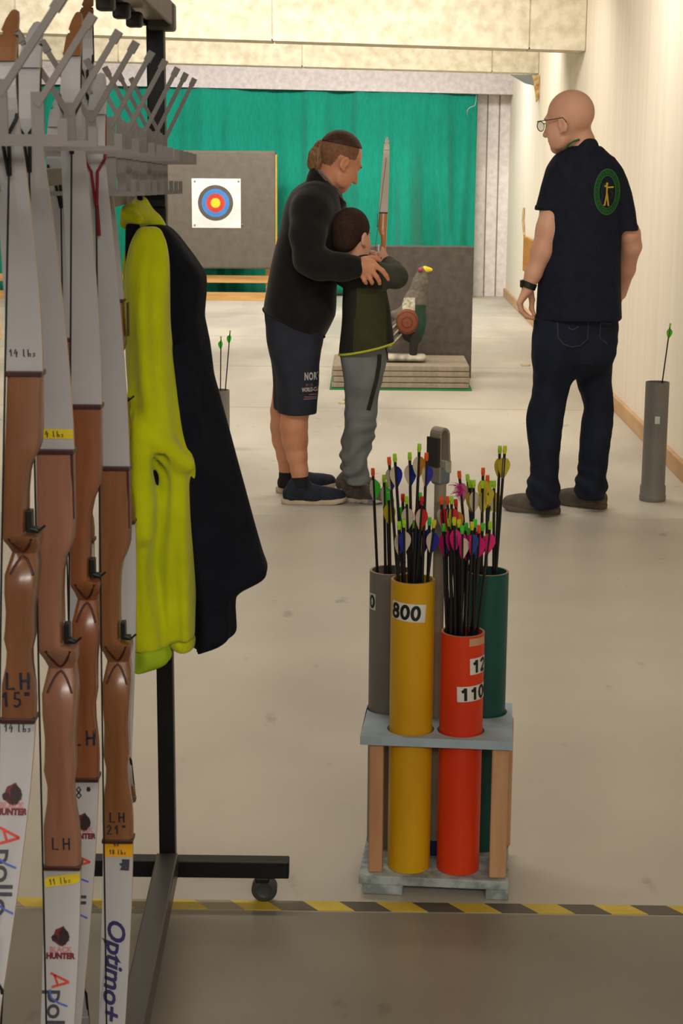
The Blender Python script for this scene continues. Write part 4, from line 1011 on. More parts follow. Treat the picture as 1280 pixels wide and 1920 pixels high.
# elbow crease flap
p, q = onY(300, 832, YJ - .13), onY(352, 872, YJ - .12); sd.cone(p, q, .018, .012, .02)
p, q = onY(262, 800, YJ - .13), onY(268, 1000, YJ - .15); sd.cone(p, q, .012, .016, .02)
for d in (-.16, -.13, -.10, -.07, -.04):
    sd.cone(onY(301, 846, YJ + d), onY(313, 890, YJ + d), .008, .004, .008, 's'); sd.cone(onY(306, 858, YJ + d), onY(306, 885, YJ + d), .010, .004, .008, 's')
    sd.cone(onY(288, 1000, YJ + d), onY(290, 1095, YJ + d), .0025, .004, .006, 's')
sl, _ = sdf_obj('sleeve', sd, M_hv, jk)
sd = SDF(H); sd.tower(jr([(1192, 313, 367, .047, -.075), (1206, 316, 366, .045, -.075), (1217, 330, 363, .04, -.075)], .045), cap=.006); sdf_obj('cuff', sd, M_hv, sl)
sd = SDF(H); sd.tower(jr([(1210, 241, 316, .044, -.12), (1232, 242, 324, .044, -.12), (1244, 242, 316, .040, -.12), (1256, 243, 268, .035, -.12)], .045), fold=fold(3, .002, 1), cap=.006); sdf_obj('cuff', sd, M_hvc, sl)
sd = SDF(.0036)   # collar / hood and shoulder band
def jp(px, py, d=0.): return onY(px, py, YJ + d)
pl = [(jp(262, 372, 0.02), .012), (jp(254, 392, -.02), .028), (jp(240, 410, -.03), .030)]
sd.cone(jp(263, 381, .0), jp(251, 402, -.02), .010, .020, .02); sd.cone(jp(247, 404, -.03), jp(276, 410, .0), .017, .014, .02)
sd.cone(jp(264, 383, .01), jp(290, 420, .03), .011, .013, .02); sd.cone(jp(290, 420, .02), jp(322, 457, .03), .013, .010, .02); sd.cone(jp(320, 455, .03), jp(352, 489, .03), .010, .007, .02); sd.cone(jp(350, 487, .03), jp(384, 514, .03), .007, .003, .01)
sd.cone(jp(238, 404, -.05), jp(260, 412, -.06), .011, .009, .015); sd.cone(jp(242, 402, .02), jp(236, 418, .02), .016, .012, .02)
sdf_obj('hood', sd, M_hv, jk)
sd = SDF(.004); sd.tower(jr([(412, 238, 268, .03), (430, 236, 262, .04), (470, 236, 254, .04), (498, 237, 247, .03)], .035, -.02), cap=.008); sdf_obj('lining', sd, M_nv, jk)
sd = SDF(.004); sd.tower(jr([(468, 233, 243, .02), (500, 231, 244, .03), (540, 231, 240, .02)], .03, -.015), cap=.008); sdf_obj('far_sleeve', sd, M_hv, jk)
# tag and hanging loop
MB().prism([(p[0], p[2]) for p in (jp(249, 379), jp(266, 361), jp(271, 377), jp(258, 386))], (0, .003, 0), (0, YJ - .006, 0)).build('care_tag', mat('grey_tag', (170, 166, 164), .8), jk)
b = MB().tube([jp(276, 388, .03), jp(272, 372, .02), jp(265, 356, .0), jp(263, 352, -.01), jp(261, 360, -.02), jp(264, 384, .0)], .005, 8); b.build('hanging_loop', M_nv, jk, smooth=True)
# piping seam on the near sleeve
# ================================================================ targets at the far end
M_foam = mat('grey_target_foam', (106, 99, 88), .95, .1, (99, 92, 82), 12, (1, 1, 1), 4)
M_pine = mat('raw_pine', (206, 164, 104), .7, .25, (188, 142, 84), 6, (.5, 4, 4), 5)
YT = 18.35
def TP(px, py, dy=0.): return onY(px, py, YT + dy)
a, c = TP(297, 503), TP(516, 283); w = c[0] - a[0]; h = c[2] - a[2]
tb = thing('target_butt', 'grey square foam butt on a pine stand before the green curtain, left', 'archery target', ((a[0] + c[0])/2, YT, 0))
rc = (a + c)/2
b = MB().box((rc[0], YT + .09, rc[2]), (w, .18, h), None, .02); b.build('foam_board', M_foam, tb)
MB().box((c[0] + .006, YT + .1, rc[2]), (.014, .17, h*.94), None, .003).build('edge_strip', mat('yellow_foam_edge', (196, 168, 70), .8), tb)
lz0, lz1 = TP(420, 530, .1)[2], TP(420, 516, .1)[2]; xl = TP(-60, 500)[0]; xr = TP(506, 500)[0]
MB().box(((xl + xr)/2, YT + .1, (lz0 + lz1)/2), (xr - xl, .05, lz1 - lz0), None, .003).build('cross_rail', M_pine, tb)
z1 = TP(500, 500, .12)[2]
for x in (TP(502, 500)[0], TP(312, 500)[0]): MB().box((x, YT + .16, z1/2 + .02), (.06, .07, z1 + .02), None, .003).build('leg', M_pine, tb)
bz_ = TP(420, 549, .0)[2]
MB().box(((xl + xr)/2, YT + .04, bz_/2 + .001), (xr - xl + .1, .10, max(.05, bz_)), None, .003).build('floor_beam', M_pine, tb)
# target face: paper sheet, coloured rings printed on it
p0, p1 = TP(360, 427, -.004), TP(451, 335, -.004); cx, cz = (p0[0] + p1[0])/2, (p0[2] + p1[2])/2
tf = thing('paper_target', 'white paper target face with coloured rings pinned on the grey foam butt', 'target face', (cx, YT - .004, p0[2]))
MB().box((cx, YT - .003, cz), (p1[0] - p0[0], .003, p1[2] - p0[2])).build('paper', mat('paper_white', (236, 230, 222), .8), tf)
q = TP(404, 380.5); s_ = scl(q); px0 = q[0]; pz0 = q[2]
rings_ = [(33, (92, 84, 74), 'ring_black'), (26, (66, 130, 200), 'ring_blue'), (17.5, (206, 62, 46), 'ring_red'), (9, (232, 206, 40), 'gold')]
def disc(c, r0, r1, y, n=56):
    vs = [(c[0] + r*math.cos(6.2832*k/n), y, c[1] + r*math.sin(6.2832*k/n)) for r in (r0, r1) for k in range(n)]
    return vs, [(k, (k+1) % n, n + (k+1) % n, n + k) for k in range(n)]
for i, (r, cc, nm) in enumerate(rings_):
    r1 = r/s_; r0 = (rings_[i+1][0]/s_) if i < 3 else .0005
    v, f = disc((px0, pz0), r0, r1, YT - .0052); mesh_obj('ring', v, f, mat(nm, cc, .7), tf)
    if i < 3:
        v, f = disc((px0, pz0), (r0 + r1)/2 - .001, (r0 + r1)/2 + .001, YT - .0058); mesh_obj('ring_line', v, f, mat(nm + '_line', tuple(x*.75 + 20 for x in cc), .7), tf)
for (x, y) in ((365, 340), (447, 340), (365, 422), (454, 421)):
    b = MB().ell(TP(x, y, -.008), (.010, .008, .010)); b.build('pin', mat('grey_pin', (130, 126, 120), .5), tf, smooth=True)
v, f = disc((px0, pz0), .265, .272, YT - .0012); m_ = len(f); mesh_obj('scored_circle', v, f[:0] + [x for k, x in enumerate(f) if 30 < k < 54], mat('dark_score', (84, 78, 70), .9), tb)
# second pine trestle leg at the left picture edge
q = onZ(-4, 640, 0)
b = MB(); d0 = V(q[0], q[1], 0.02); d1 = V(q[0] - .10, q[1] + .5, .9)
b.tube([d0, d1], .028, 4); b.tube([d0 + V(-.9, 0, 0), d1 + V(-.7, 0, 0)], .028, 4); b.tube([d1 + V(-.8, -.02, -.05), d1 + V(.04, -.02, -.05)], .022, 4)
tag(b.build('pine_trestle', M_pine), 'pine trestle leaning at the far left edge beyond the bow rack', 'trestle')

# ---- foam wall, foam slabs and the bird target on them
YF = 11.98
a, c = onY(645, 640, YF), onY(888, 463, YF)
tag(MB().box(((a[0] + c[0])/2, YF + .07, c[2]/2 + .0005), (c[0] - a[0], .14, c[2] - .001), None, .006).build('foam_wall', mat('dark_target_foam', (100, 95, 87), .95, .1, (88, 82, 76), 18, (1, 1, 1), 6, bump=.12), origin=((a[0] + c[0])/2, YF, 0)),
    'upright dark grey foam block standing behind the painted bird target', 'archery target')
y0 = onZ(622, 731, 0)[1]; xl, xr = onZ(622, 731, 0)[0], onZ(880, 733, 0)[0]; zt = onY(700, 685, y0)[2]; D = YF - .01 - y0
tag(MB().box(((xl + xr)/2, y0 + D/2, .006), (xr - xl + .03, D, .011), None, .002).build('floor_mat', mat('green_mat', (50, 140, 84), .9)), 'thin green mat under the stacked grey foam slabs', 'mat')
n = 4; hs = (zt - .013)/n; names = ['bottom slab', 'second slab from the bottom', 'third slab from the bottom', 'topmost slab']
M_slab = mat('taupe_foam_slab', (162, 150, 132), .95, .1, (148, 136, 118), 30)
for i in range(n):
    dx = (-.004, .006, -.003, 0)[i]
    tag(MB().box(((xl + xr)/2 + dx, y0 + D/2 + (.004, .0, .006, .002)[i], .0125 + hs*(i + .5)), (xr - xl - .008*(i % 2), D - .014, hs - .003), None, .006).build('foam_slab', M_slab),
        names[i] + ' of the grey foam stack carrying the bird target', 'foam slab', 'stacked foam slabs')
YBd = y0 + .26
def BP(px, py, d=0.): return onY(px, py, YBd + d)
zs = .0125 + hs*n
bird = thing('bird_target', 'painted life-size fowl target with yellow beak standing on foam slabs', 'bird target', tuple(V(BP(765, 600)[0], YBd, zs)))
sB = scl(BP(765, 600)); u = 1/sB
M_bg = mat('bird_grey_brown', (116, 108, 96), .8, .2, (98, 92, 80), 40); M_bw = mat('bird_white', (214, 206, 184), .8, .2, (150, 144, 124), 50); M_bgr = mat('bird_green', (44, 74, 58), .7, .25, (36, 62, 48), 30)
M_bdk = mat('bird_dark', (44, 40, 36), .8)
sd = SDF(.006)
for p, q, r1, r2, dd in (((791, 509), (788, 530), 9, 14, 0), ((788, 530), (778, 565), 14, 20, 0), ((778, 565), (770, 600), 20, 27, 0), ((770, 600), (772, 618), 27, 24, 0), ((772, 618), (778, 636), 23, 10, 0), ((765, 592), (738, 590), 20, 8, .02), ((752, 612), (735, 640), 12, 6, 0)):
    sd.cone(BP(*p), BP(*q), r1*u, r2*u, .03, flat=((0, 1, 0), .85))
def birdmat(C):
    out = np.zeros(len(C), int)
    for i, p in enumerate(C):
        x, y = proj(p)
        if y > 558 and y < 582 and 754 < x < 778: out[i] = 1
        elif y > 572 and x > 778: out[i] = 2
        elif y > 622: out[i] = 3
    return out
sdf_obj('body', sd, [M_bg, M_bw, M_bgr, M_bdk], bird, matfn=birdmat)
def ringmat():
    m = bpy.data.materials.new('rust_wing_rings'); m.use_nodes = True; nt = m.node_tree; N = nt.nodes; L = nt.links
    tc = N.new('ShaderNodeTexCoord'); mp = N.new('ShaderNodeMapping'); mp.inputs['Location'].default_value = tuple(-x for x in (BP(762, 602)[0] - bird.location[0], 0, BP(762, 602)[2] - bird.location[2])); L.new(tc.outputs['Object'], mp.inputs[0])
    mp.inputs['Scale'].default_value = (1, 0, 1)
    wv = N.new('ShaderNodeTexWave'); wv.wave_type = 'RINGS'; wv.rings_direction = 'SPHERICAL'; wv.inputs['Scale'].default_value = 9; wv.inputs['Distortion'].default_value = .4; L.new(mp.outputs[0], wv.inputs[0])
    r = N.new('ShaderNodeValToRGB'); r.color_ramp.elements[0].color = lin((98, 48, 28)); r.color_ramp.elements[1].color = lin((124, 66, 38)); r.color_ramp.elements[0].position = .1; r.color_ramp.elements[1].position = .3
    L.new(wv.outputs[0], r.inputs[0]); L.new(r.outputs[0], N['Principled BSDF'].inputs[0]); N['Principled BSDF'].inputs['Roughness'].default_value = .8; return m
sd = SDF(.005); sd.ell(BP(763, 603, -.088), (21*u, .030, 24*u), rotz(0), .02)
sdf_obj('wing', sd, ringmat(), bird)
sd = SDF(.004); sd.cone(BP(796, 506), BP(808, 506), 6*u, 3*u, .01); sd.cone(BP(796, 502), BP(805, 504), 3.5*u, 2.5*u, .01); sdf_obj('beak', sd, mat('yellow_beak', (226, 206, 30), .5), bird)
sd = SDF(.004); sd.ell(BP(787.5, 506.5, -.022), (5*u, .022, 4*u)); sdf_obj('wattle', sd, mat('crimson_wattle', (170, 48, 74), .6), bird)
for (p, q) in (((757, 622), (728, 652)), ((750, 614), (727, 640)), ((746, 604), (727, 624))):
    A_, B_ = BP(*p, -.03), BP(*q, -.02)
    f_ = MB().tube([A_, A_*.5 + B_*.5, B_], [.024, .030, .022], 10, ry=[.008, .009, .006], up=(0, 1, 0)).build('tail_feather', M_bg, bird, smooth=True)
    o_ = V(.012, -.014, .014); MB().tube([A_ + o_, A_*.5 + B_*.5 + o_, B_ + o_], .007, 6).build('feather_edge', M_bw, f_, smooth=True)
sd = SDF(.005); zb_ = zs + .035
for d in (-.05, .05): sd.cone(BP(777, 628, d), V(BP(774, 650)[0], YBd + d, zb_), 9*u, 7*u, .01)
sdf_obj('legs', sd, M_bdk, bird)
a_, c_ = BP(718, 666)[0], BP(800, 666)[0]
sd = SDF(.006); sd.cone(V(a_ + .03, YBd - .02, zs + .027), V(c_ - .03, YBd - .02, zs + .027), .027, .027, flat=((0, 1, 0), 3.0)); sdf_obj('base', sd, mat('whitewashed_log', (206, 200, 178), .8, .2, (146, 142, 126), 9, (2, 1, 1), 4), bird)
# ================================================================ people
M_skin = mat('skin_light', (222, 170, 142), .5, .35, (212, 156, 128), 9, sheen=.1); M_skin2 = mat('skin_tanned', (212, 150, 114), .5, .35, (198, 134, 100), 9, sheen=.1)
M_stub = mat('shaved_scalp', (132, 94, 68), .7, .2, (116, 80, 56), 60)
M_hair = mat('brown_hair', (74, 46, 30), .6, .35, (50, 30, 20), 40, (1, 1, 6)); M_hair_l = mat('light_brown_hair', (150, 112, 74), .6, .35, (96, 66, 40), 30, (4, 4, 1)); M_hairb = mat('dark_cropped_hair', (58, 40, 30), .8, .2, (44, 30, 22), 90)
def head(sd, o, f, up=(0, 0, 1), s=1.0, ears=True):
    f = V(*f)/np.linalg.norm(f); r = np.cross(f, V(*up)); r /= np.linalg.norm(r); u = np.cross(r, f); Rm = np.stack([f, r, u], 1)
    P = lambda a, b, c: V(*o) + s*(f*a + r*b + u*c)
    E = lambda c, q, k=.012, op='u', R2=None: sd.ell(P(*c), V(*q)*s, Rm if R2 is None else Rm @ R2, k, op)
    E((-.010, 0, .035), (.098, .076, .090)); E((.028, 0, -.045), (.062, .056, .074), .03)
    E((.062, 0, -.096), (.024, .026, .022), .025)
    for q in (-1, 1):
        E((.052, q*.040, -.030), (.030, .022, .032), .02); E((.030, q*.050, -.070), (.034, .012, .030), .03)
        E((.094, q*.031, .000), (.014, .017, .011), .012, 's'); E((.076, q*.031, -.001), (.012, .014, .012), .004)
        if ears:
            c, s_ = math.cos(.25), math.sin(.25); T = np.array([[c, 0, s_], [0, 1, 0], [-s_, 0, c]])
            E((-.014, q*.079, -.012), (.020, .009, .033), .006, 'u', T); E((-.010, q*.088, -.010), (.011, .006, .020), .004, 's', T); E((-.004, q*.078, -.040), (.008, .007, .009), .004)
    E((.080, 0, .022), (.016, .048, .012), .02)
    sd.cone(P(.088, 0, .006), P(.110, 0, -.038), .009*s, .013*s, .012)
    for q in (-1, 1): sd.cone(P(.098, q*.010, -.042), P(.094, q*.011, -.043), .008*s, .008*s, .006)
    E((.086, 0, -.066), (.012, .024, .0065), .006); E((.083, 0, -.077), (.012, .020, .007), .006)
    E((.097, 0, -.0715), (.010, .022, .0022), .003, 's')
    return P, Rm
def loc(P0, Rm, s):   # world -> head-local
    return lambda X, Y, Z: [((X - P0[0])*Rm[0, i] + (Y - P0[1])*Rm[1, i] + (Z - P0[2])*Rm[2, i])/s for i in range(3)]
def chain(sd, pts, rs, k=.006, flat=None):
    for i in range(len(pts) - 1): sd.cone(pts[i], pts[i+1], rs[i], rs[i+1], k, flat=flat)
def mkJ(Y0):
    def J(px, py, d=0.): return onY(px, py, Y0 + d)
    def T(rows, ry, d=0.):
        out = []
        for r in rows:
            k = r[3] if len(r) > 3 else ry; dd = r[4] if len(r) > 4 else d
            a, c = J(r[1], r[0], dd), J(r[2], r[0], dd); out.append((a[2], (a[0] + c[0])/2, Y0 + dd, (c[0] - a[0])/2, k))
        return out
    return J, T
def dO(J, px, py, d=-.13):
    p = J(px, py, d); p[1] -= .5; return p
def face_bits(P, Rm, s, parent, brow):
    for q in (-1, 1):
        e = MB().ell(P(.0815, q*.031, -.001), V(.0090, .0115, .0095)*s, Rm).build('eye', mat('eye_white', (226, 220, 212), .3), parent, smooth=True)
        MB().ell(P(.0875, q*.031, -.0015), V(.0036, .0048, .0048)*s, Rm).build('iris', mat('dark_iris', (50, 40, 32), .3), e, smooth=True)
        MB().tube([P(.097, q*.014, .017), P(.095, q*.030, .022), P(.082, q*.048, .017)], [.0024, .003, .0016], 6).build('eyebrow', brow, parent, smooth=True)
def shoe(parent, heel, toe, m_up, m_sole, wid=.049, hgt=.085, m_lace=None, ankle=0.):
    h = V(heel[0], heel[1], 0); t = V(toe[0], toe[1], 0); d = t - h; L = np.linalg.norm(d); d /= L; n = V(-d[1], d[0], 0); up = V(0, 0, 1)
    q = lambda a, b, z: h + d*a*L + n*b + up*z
    sd = SDF(.0036)
    sd.cone(q(.14, 0, .05), q(.22, 0, hgt - .02), .036, .036, .02); sd.cone(q(.16, 0, .03), q(.5, 0, .032), .036, .038, .02)
    sd.cone(q(.30, 0, hgt - .028), q(.62, 0, .045), .034, .030, .03); sd.cone(q(.5, 0, .030), q(.74, 0, .028), wid*.84, wid*.86, .02); sd.cone(q(.70, 0, .030), q(.87, 0, .030), wid*.84, .036, .02)
    if ankle: sd.cone(q(.25, 0, .06), q(.285, 0, ankle), .040, .0445, .02)
    z0 = .017
    o, _ = sdf_obj('shoe', sd, m_up, parent, post=lambda G, X, Y, Z: np.maximum(G, z0 - Z + 0*G))
    out = [(.0, .012), (.02, .024), (.08, .033), (.2, .036), (.4, .035), (.55, .042), (.70, wid*.97), (.82, wid*.93), (.91, wid*.78), (.965, wid*.52), (.99, wid*.25), (1.0, .004)]
    ring = [(a, b) for a, b in out] + [(a, -b) for a, b in out[::-1]]
    rg = []
    for z, g in ((.0012, .97), (.004, 1.0), (.014, 1.02), (.024, 1.0)):
        rg.append([q(.5 + (a - .5)*(1 + (g - 1)*.6), b*g, z + (.012*max(0, a - .8)/.2 if z < .02 else .008*max(0, a - .8)/.2)) for a, b in ring])
    MB().rings(rg).build('sole', m_sole, o, smooth=True)
    if m_lace:
        b = MB()
        for a in (.40, .48, .56): b.tube([q(a, -.026, hgt*.62 - (a - .4)*.13), q(a + .01, 0, hgt*.62 + .026 - (a - .4)*.16), q(a, .026, hgt*.62 - (a - .4)*.13)], .0035, 6)
        b.build('lace', m_lace, o, smooth=True)
    return o

# ---------------------------------------------------------------- bald man in polo shirt and jeans
YR = 7.34; J, T = mkJ(YR)
sd = SDF(.0042); HS = 1.05; ho = J(1067, 229, -.01); hf = (-.80, .58, -.10)
HP, HR = head(sd, ho, hf, s=HS)
sd.cone(J(1082, 245, .0), J(1091, 268, -.01), .056, .051, .02); sd.cone(J(1091, 268, -.01), J(1093, 296, -.01), .051, .052, .02)
sd.cone(J(1092, 335), J(1088, 420), .075, .085, .05); sd.cone(J(1088, 420), J(1082, 600), .085, .09, .05)
sd.cone(J(1080, 325), J(1050, 338), .04, .04, .03); sd.cone(J(1104, 325), J(1150, 338), .04, .04, .03)
chain(sd, [J(1050, 338, -.01), J(1036, 385, -.03), J(1028, 430, -.04), J(1017, 470, -.05), J(1000, 512, -.05), J(991, 534, -.05)], [.040, .050, .051, .047, .034, .029], .02)
chain(sd, [J(1150, 338), J(1168, 400, .0), J(1180, 440, .01), J(1183, 462, .03), J(1173, 505, .09), J(1162, 550, .15)], [.040, .044, .043, .042, .038, .029], .02)
# left hand, relaxed, back of the hand towards us
wr = J(990, 540, -.05)
for i, dd in enumerate((-.085, -.066, -.047, -.029)):
    sd.cone(wr, J(973 + i*1.0, 568 - i*.5, dd), .020, .0115, .010)
    k = (.0098, .0102, .0100, .0088)[i]; e = (-1, 1, 0, -4)[i]
    chain(sd, [J(973 + i, 568 - i*.5, dd), J(976.5 + i*.6, 583 + e*.3, dd), J(986 + i*.4, 593 + e*.6, dd + .004), J(999 + e*.8, 597 + e*.5, dd + .008)], [k*1.08, k, k*.92, k*.78], .0035)
chain(sd, [J(993, 545, -.035), J(997, 562, -.02), J(996, 578, -.018), J(1001, 590, -.022)], [.017, .0125, .011, .0085], .006)
# right hand tucked at the hip in front
wr2 = J(1160, 556, .155); 
for i, dd in enumerate((.14, .16, .18, .195)):
    chain(sd, [wr2, J(1150 - i, 580, dd), J(1142, 592, dd + .005), J(1134, 596, dd)], [.018, .0105, .0095, .008], .005)
chain(sd, [wr2, J(1158, 580, .12), J(1152, 594, .115)], [.016, .012, .009], .006)
# hips and legs under the jeans
for a, d0, d1 in ((((1048, 615), (1026, 765), (1022, 930)), -.01, -.03), (((1112, 615), (1119, 765), (1108, 918)), .05, .08)):
    chain(sd, [J(*a[0], d0), J(*a[1], (d0 + d1)/2), J(*a[2], d1)], [.060, .042, .036], .03)
man, PF = sdf_obj('person', sd, M_skin, origin=(J(1075, 900)[0], YR, 0))
tag(man, 'bald person with glasses in navy polo shirt and jeans standing by the right wall', 'person')
# polo shirt
M_polo = mat('navy_pique_polo', (28, 32, 46), .85, .2, (24, 27, 40), 30, bump=.1, bscale=200)
M_rib = mat('navy_rib', (30, 33, 44), .85, .2)
def fr_(f, a, p): return lambda X, Y, Z, th: a*np.sin(f*th + p + 6*Z)*np.clip((1.35 - Z)*2.2, .15, 1)
sd = SDF(.0055)
sd.tower(T([(273, 1066, 1126, .075), (284, 1048, 1138, .090), (297, 1034, 1150, .105), (316, 1024, 1162, .120), (345, 1022, 1168, .128), (380, 1026, 1166, .13), (430, 1020, 1164, .13), (480, 1014, 1162, .128), (540, 1008, 1163, .13), (585, 1005, 1165, .135), (599, 1004, 1166, .135)], .12), fold=fr_(6, .0035, 1), n=2.35, smooth=.03, cap=.008)
sd.tower(T([(298, 1046, 1082), (312, 1031, 1080), (330, 1022, 1074), (350, 1014, 1069), (372, 1008, 1063), (393, 1002.5, 1059.5)], .066, -.02), k=.03, cap=.006)
sd.tower(T([(298, 1120, 1150), (314, 1122, 1164), (335, 1126, 1175), (360, 1134, 1184), (395, 1146, 1191), (431, 1157, 1195)], .062, .0), k=.03, cap=.006)
polo, PPF = sdf_obj('polo_shirt', sd, M_polo, man, iters=2)
sd = SDF(.0045); sd.tower(T([(259, 1084, 1114, .052), (264, 1078, 1119, .062), (272, 1074, 1122, .070), (284, 1068, 1124, .076), (291, 1062, 1126, .078)], .07, -.01), cap=.008); sdf_obj('collar', sd, M_rib, polo)
b = MB().tube([J(1060, 279, -.045), J(1066, 271, -.062), J(1075, 265, -.070), J(1086, 261.5, -.066)], .0042, 8); b.build('collar_trim', mat('green_trim', (40, 110, 48), .8), polo, smooth=True)
for rws, dd in ((((384, 1003, 1061), (394, 1001.5, 1060.5)), -.02), (((421, 1153, 1195.5), (432, 1156.5, 1196.5)), .0)):
    sd = SDF(.004); sd.tower(T([r for r in rws], .067 if dd else .063, dd), cap=.004); sdf_obj('sleeve_band', sd, M_rib, polo)
# round emblem on the back
bv = bvh_of(PPF); ec = dO(J, 1139, 360); u = 1/scl(J(1139, 360))
def em(v2, f2, m, off): 
    v2 = np.asarray(v2)*u; vs, fs = drape(v2, f2, bv, ec, (1, 0, 0), (0, 0, 1), (0, 1, 0), off, .012); return mesh_obj('emblem', vs, fs, m, polo)
def ring2(rx, ry, w, n=48):
    v = [((rx + s*w/2)*math.cos(6.2832*k/n), (ry + s*w/2)*math.sin(6.2832*k/n)) for s in (-1, 1) for k in range(n)]; return v, [(k, (k+1) % n, n + (k+1) % n, n + k) for k in range(n)]
M_emg = mat('green_embroidery', (36, 104, 40), .8); M_emd = mat('dark_green_embroidery', (24, 70, 34), .8); M_emy = mat('yellow_embroidery', (206, 172, 40), .8)
v, f = ring2(21, 36, 9); em(v, f, M_emd, .002)
v, f = ring2(24.5, 41, 2.6); em(v, f, M_emg, .003)
v, f = ring2(16.5, 30, 2.0); em(v, f, M_emg, .003)
st = []
for k in range(26):
    a = 6.2832*k/26; st.append([(19.2*math.cos(a), 33.5*math.sin(a)), (22.2*math.cos(a + .05), 38*math.sin(a + .05))])
v, f = strokes_mesh(st, 1.7); em(v, f, M_emg, .003)
v, f = strokes_mesh([[(-1, 14), (-1, 9)], [(-1, 10), (-1.2, -4)], [(-1, 8), (12, 9)], [(-1, 9), (-6, 11), (-2, 12)], [(-1, -3), (-4.5, -24), (-7, -24)], [(-.5, -3), (2.5, -24), (4, -25)]], 3.0); em(v, f, M_emy, .003)
v, f = blob(10, 2.3, 3, .05); em(np.asarray(v) + V(-1, 15), f, M_emy, .0035)
v, f = strokes_mesh([[(-9, 14), (-11, 4), (-9, -8), (-11, -16)], [(-6, 16), (-8, 5)], [(6, 2), (10, -4), (8, -12)]], 1.3); em(v, f, M_emd, .003)
# jeans
M_jean = mat('dark_blue_denim', (30, 36, 52), .85, .2, (22, 27, 40), 12, (1, 1, .6), 6, bump=.15, bscale=160)
def jf(p): return lambda X, Y, Z, th: .0062*np.sin(92*Z + 2*th + p + 2*np.sin(17*Z - th))*np.clip((.26 - Z)*6, .12, 1) + .004*np.sin(25*Z - 3*th + p)*np.exp(-((Z - .47)/.12)**2) + .003*np.sin(11*Z - 3*th + p)
sd = SDF(.0055)
sd.tower(T([(585, 1008, 1160), (610, 1005, 1159), (640, 1002, 1156), (665, 1001, 1152), (676, 1004, 1148), (690, 1012, 1140, .09), (705, 1025, 1128, .06)], .118, .01), fold=jf(0), n=2.3, cap=.02)
sd.tower(T([(600, 1010, 1088, .06), (625, 1004, 1085, .085), (650, 1001, 1082, .10), (690, 1000, 1073, .098), (720, 998, 1068, .09), (745, 993, 1061, .08), (765, 988, 1057), (800, 988, 1056), (850, 993, 1050), (885, 995, 1047), (904, 988, 1048), (918, 985, 1048), (930, 988, 1049), (944, 992, 1047), (951, 994, 1046)], .075, -.03), fold=jf(1), k=.05, smooth=.02, cap=.008)
sd.tower(T([(600, 1074, 1154, .06), (625, 1072, 1156, .085), (650, 1074, 1153, .10), (690, 1076, 1147, .098), (720, 1081, 1146, .09), (745, 1088, 1147, .08), (765, 1092, 1147), (800, 1089, 1148), (850, 1086, 1142), (890, 1083, 1138), (905, 1078, 1139), (915, 1076, 1138), (926, 1080, 1136), (934, 1083, 1134)], .075, .07), fold=jf(2), k=.02, smooth=.02, cap=.008)
jeans, JPF = sdf_obj('jeans', sd, M_jean, man, iters=2); bj = bvh_of(JPF)
jc = dO(J, 1075, 630, -.11); M_st = mat('denim_stitch', (58, 60, 66), .9)
for pts in ([(-31, 28), (27, 26), (26, -6), (12, -18), (-4, -20), (-20, -14), (-30, -2), (-31, 28)], [(-12, 16), (-2, 12), (8, 18)], [(50, 24), (72, 22)], [(50, 24), (50, -4), (66, -16)]):
    v, f = strokes_mesh([pts], 2.2); vs, fs = drape(np.asarray(v)*u, f, bj, jc, (1, 0, 0), (0, 0, 1), (0, 1, 0), .0025, .012); mesh_obj('pocket_seam', vs, fs, M_st, jeans)
face_bits(HP, HR, HS, man, M_hair_l)
# watch, glasses, shoes
ax = J(991, 534, -.05) - J(1000, 512, -.05); ax /= np.linalg.norm(ax); wc = J(990.5, 534.5, -.05)
MB().tube([wc - ax*.013, wc - ax*.011, wc + ax*.011, wc + ax*.013], [.0325, .0345, .0345, .0325], 28, ry=[.0325, .0345, .0345, .0325]).build('watch_strap', mat('black_watch', (26, 28, 24), .45), man, smooth=True)
MB().box(J(977, 532, -.055), (.010, .030, .032), None, .004).build('watch_case', mat('black_watch', (26, 28, 24), .45), man)
M_gl = mat('dark_spectacle_frame', (70, 72, 66), .4, .5, metal=.5)
gl = None; b = MB()
for q in (-1, 1):
    pts = [HP(.112 + 0*k, q*.034 + .027*math.cos(k), -.004 + .021*math.sin(k)*(1.0 if math.sin(k) < 0 else .85)) for k in np.linspace(0, 2*math.pi, 25)]
    b.tube(pts, .0019, 6, cap=False)
    b.tube([HP(.112, q*.060, .010), HP(.100, q*.076, .012), HP(.02, q*.082, .012), HP(-.018, q*.084, .014), HP(-.034, q*.082, -.006)], .0019, 6)
b.tube([HP(.112, -.009, .004), HP(.116, 0, .008), HP(.112, .009, .004)], .0018, 6)
gl = b.build('glasses', M_gl, man, smooth=True)
mg = mat('spectacle_lens', (225, 228, 226), .05, .5, trans=1.0)
for q in (-1, 1):
    pts = [HP(.1115, q*.034 + .026*math.cos(k), -.004 + .020*math.sin(k)*(1.0 if math.sin(k) < 0 else .85)) for k in np.linspace(0, 2*math.pi, 24, endpoint=False)]
    pt2 = [p - HR[:, 0]*.0012 for p in pts]; MB().rings([pts, pt2]).build('lens', mg, gl)
M_gs = mat('grey_suede_shoe', (106, 99, 86), .8, .2, (88, 81, 70), 25); M_gsl = mat('taupe_sole', (104, 94, 80), .8); M_dk = mat('dark_lace', (46, 44, 42), .8)
g0, g1 = onZ(1049, 964, 0), onZ(943, 957, 0); shoe(man, g0, V(g1[0], g1[1] + .03, 0), M_gs, M_gsl, m_lace=M_dk)
g0, g1 = onZ(1135, 955, 0), onZ(1045, 944, 0); shoe(man, g0, V(g1[0], g1[1] + .02, 0), M_gs, M_gsl, m_lace=M_dk)

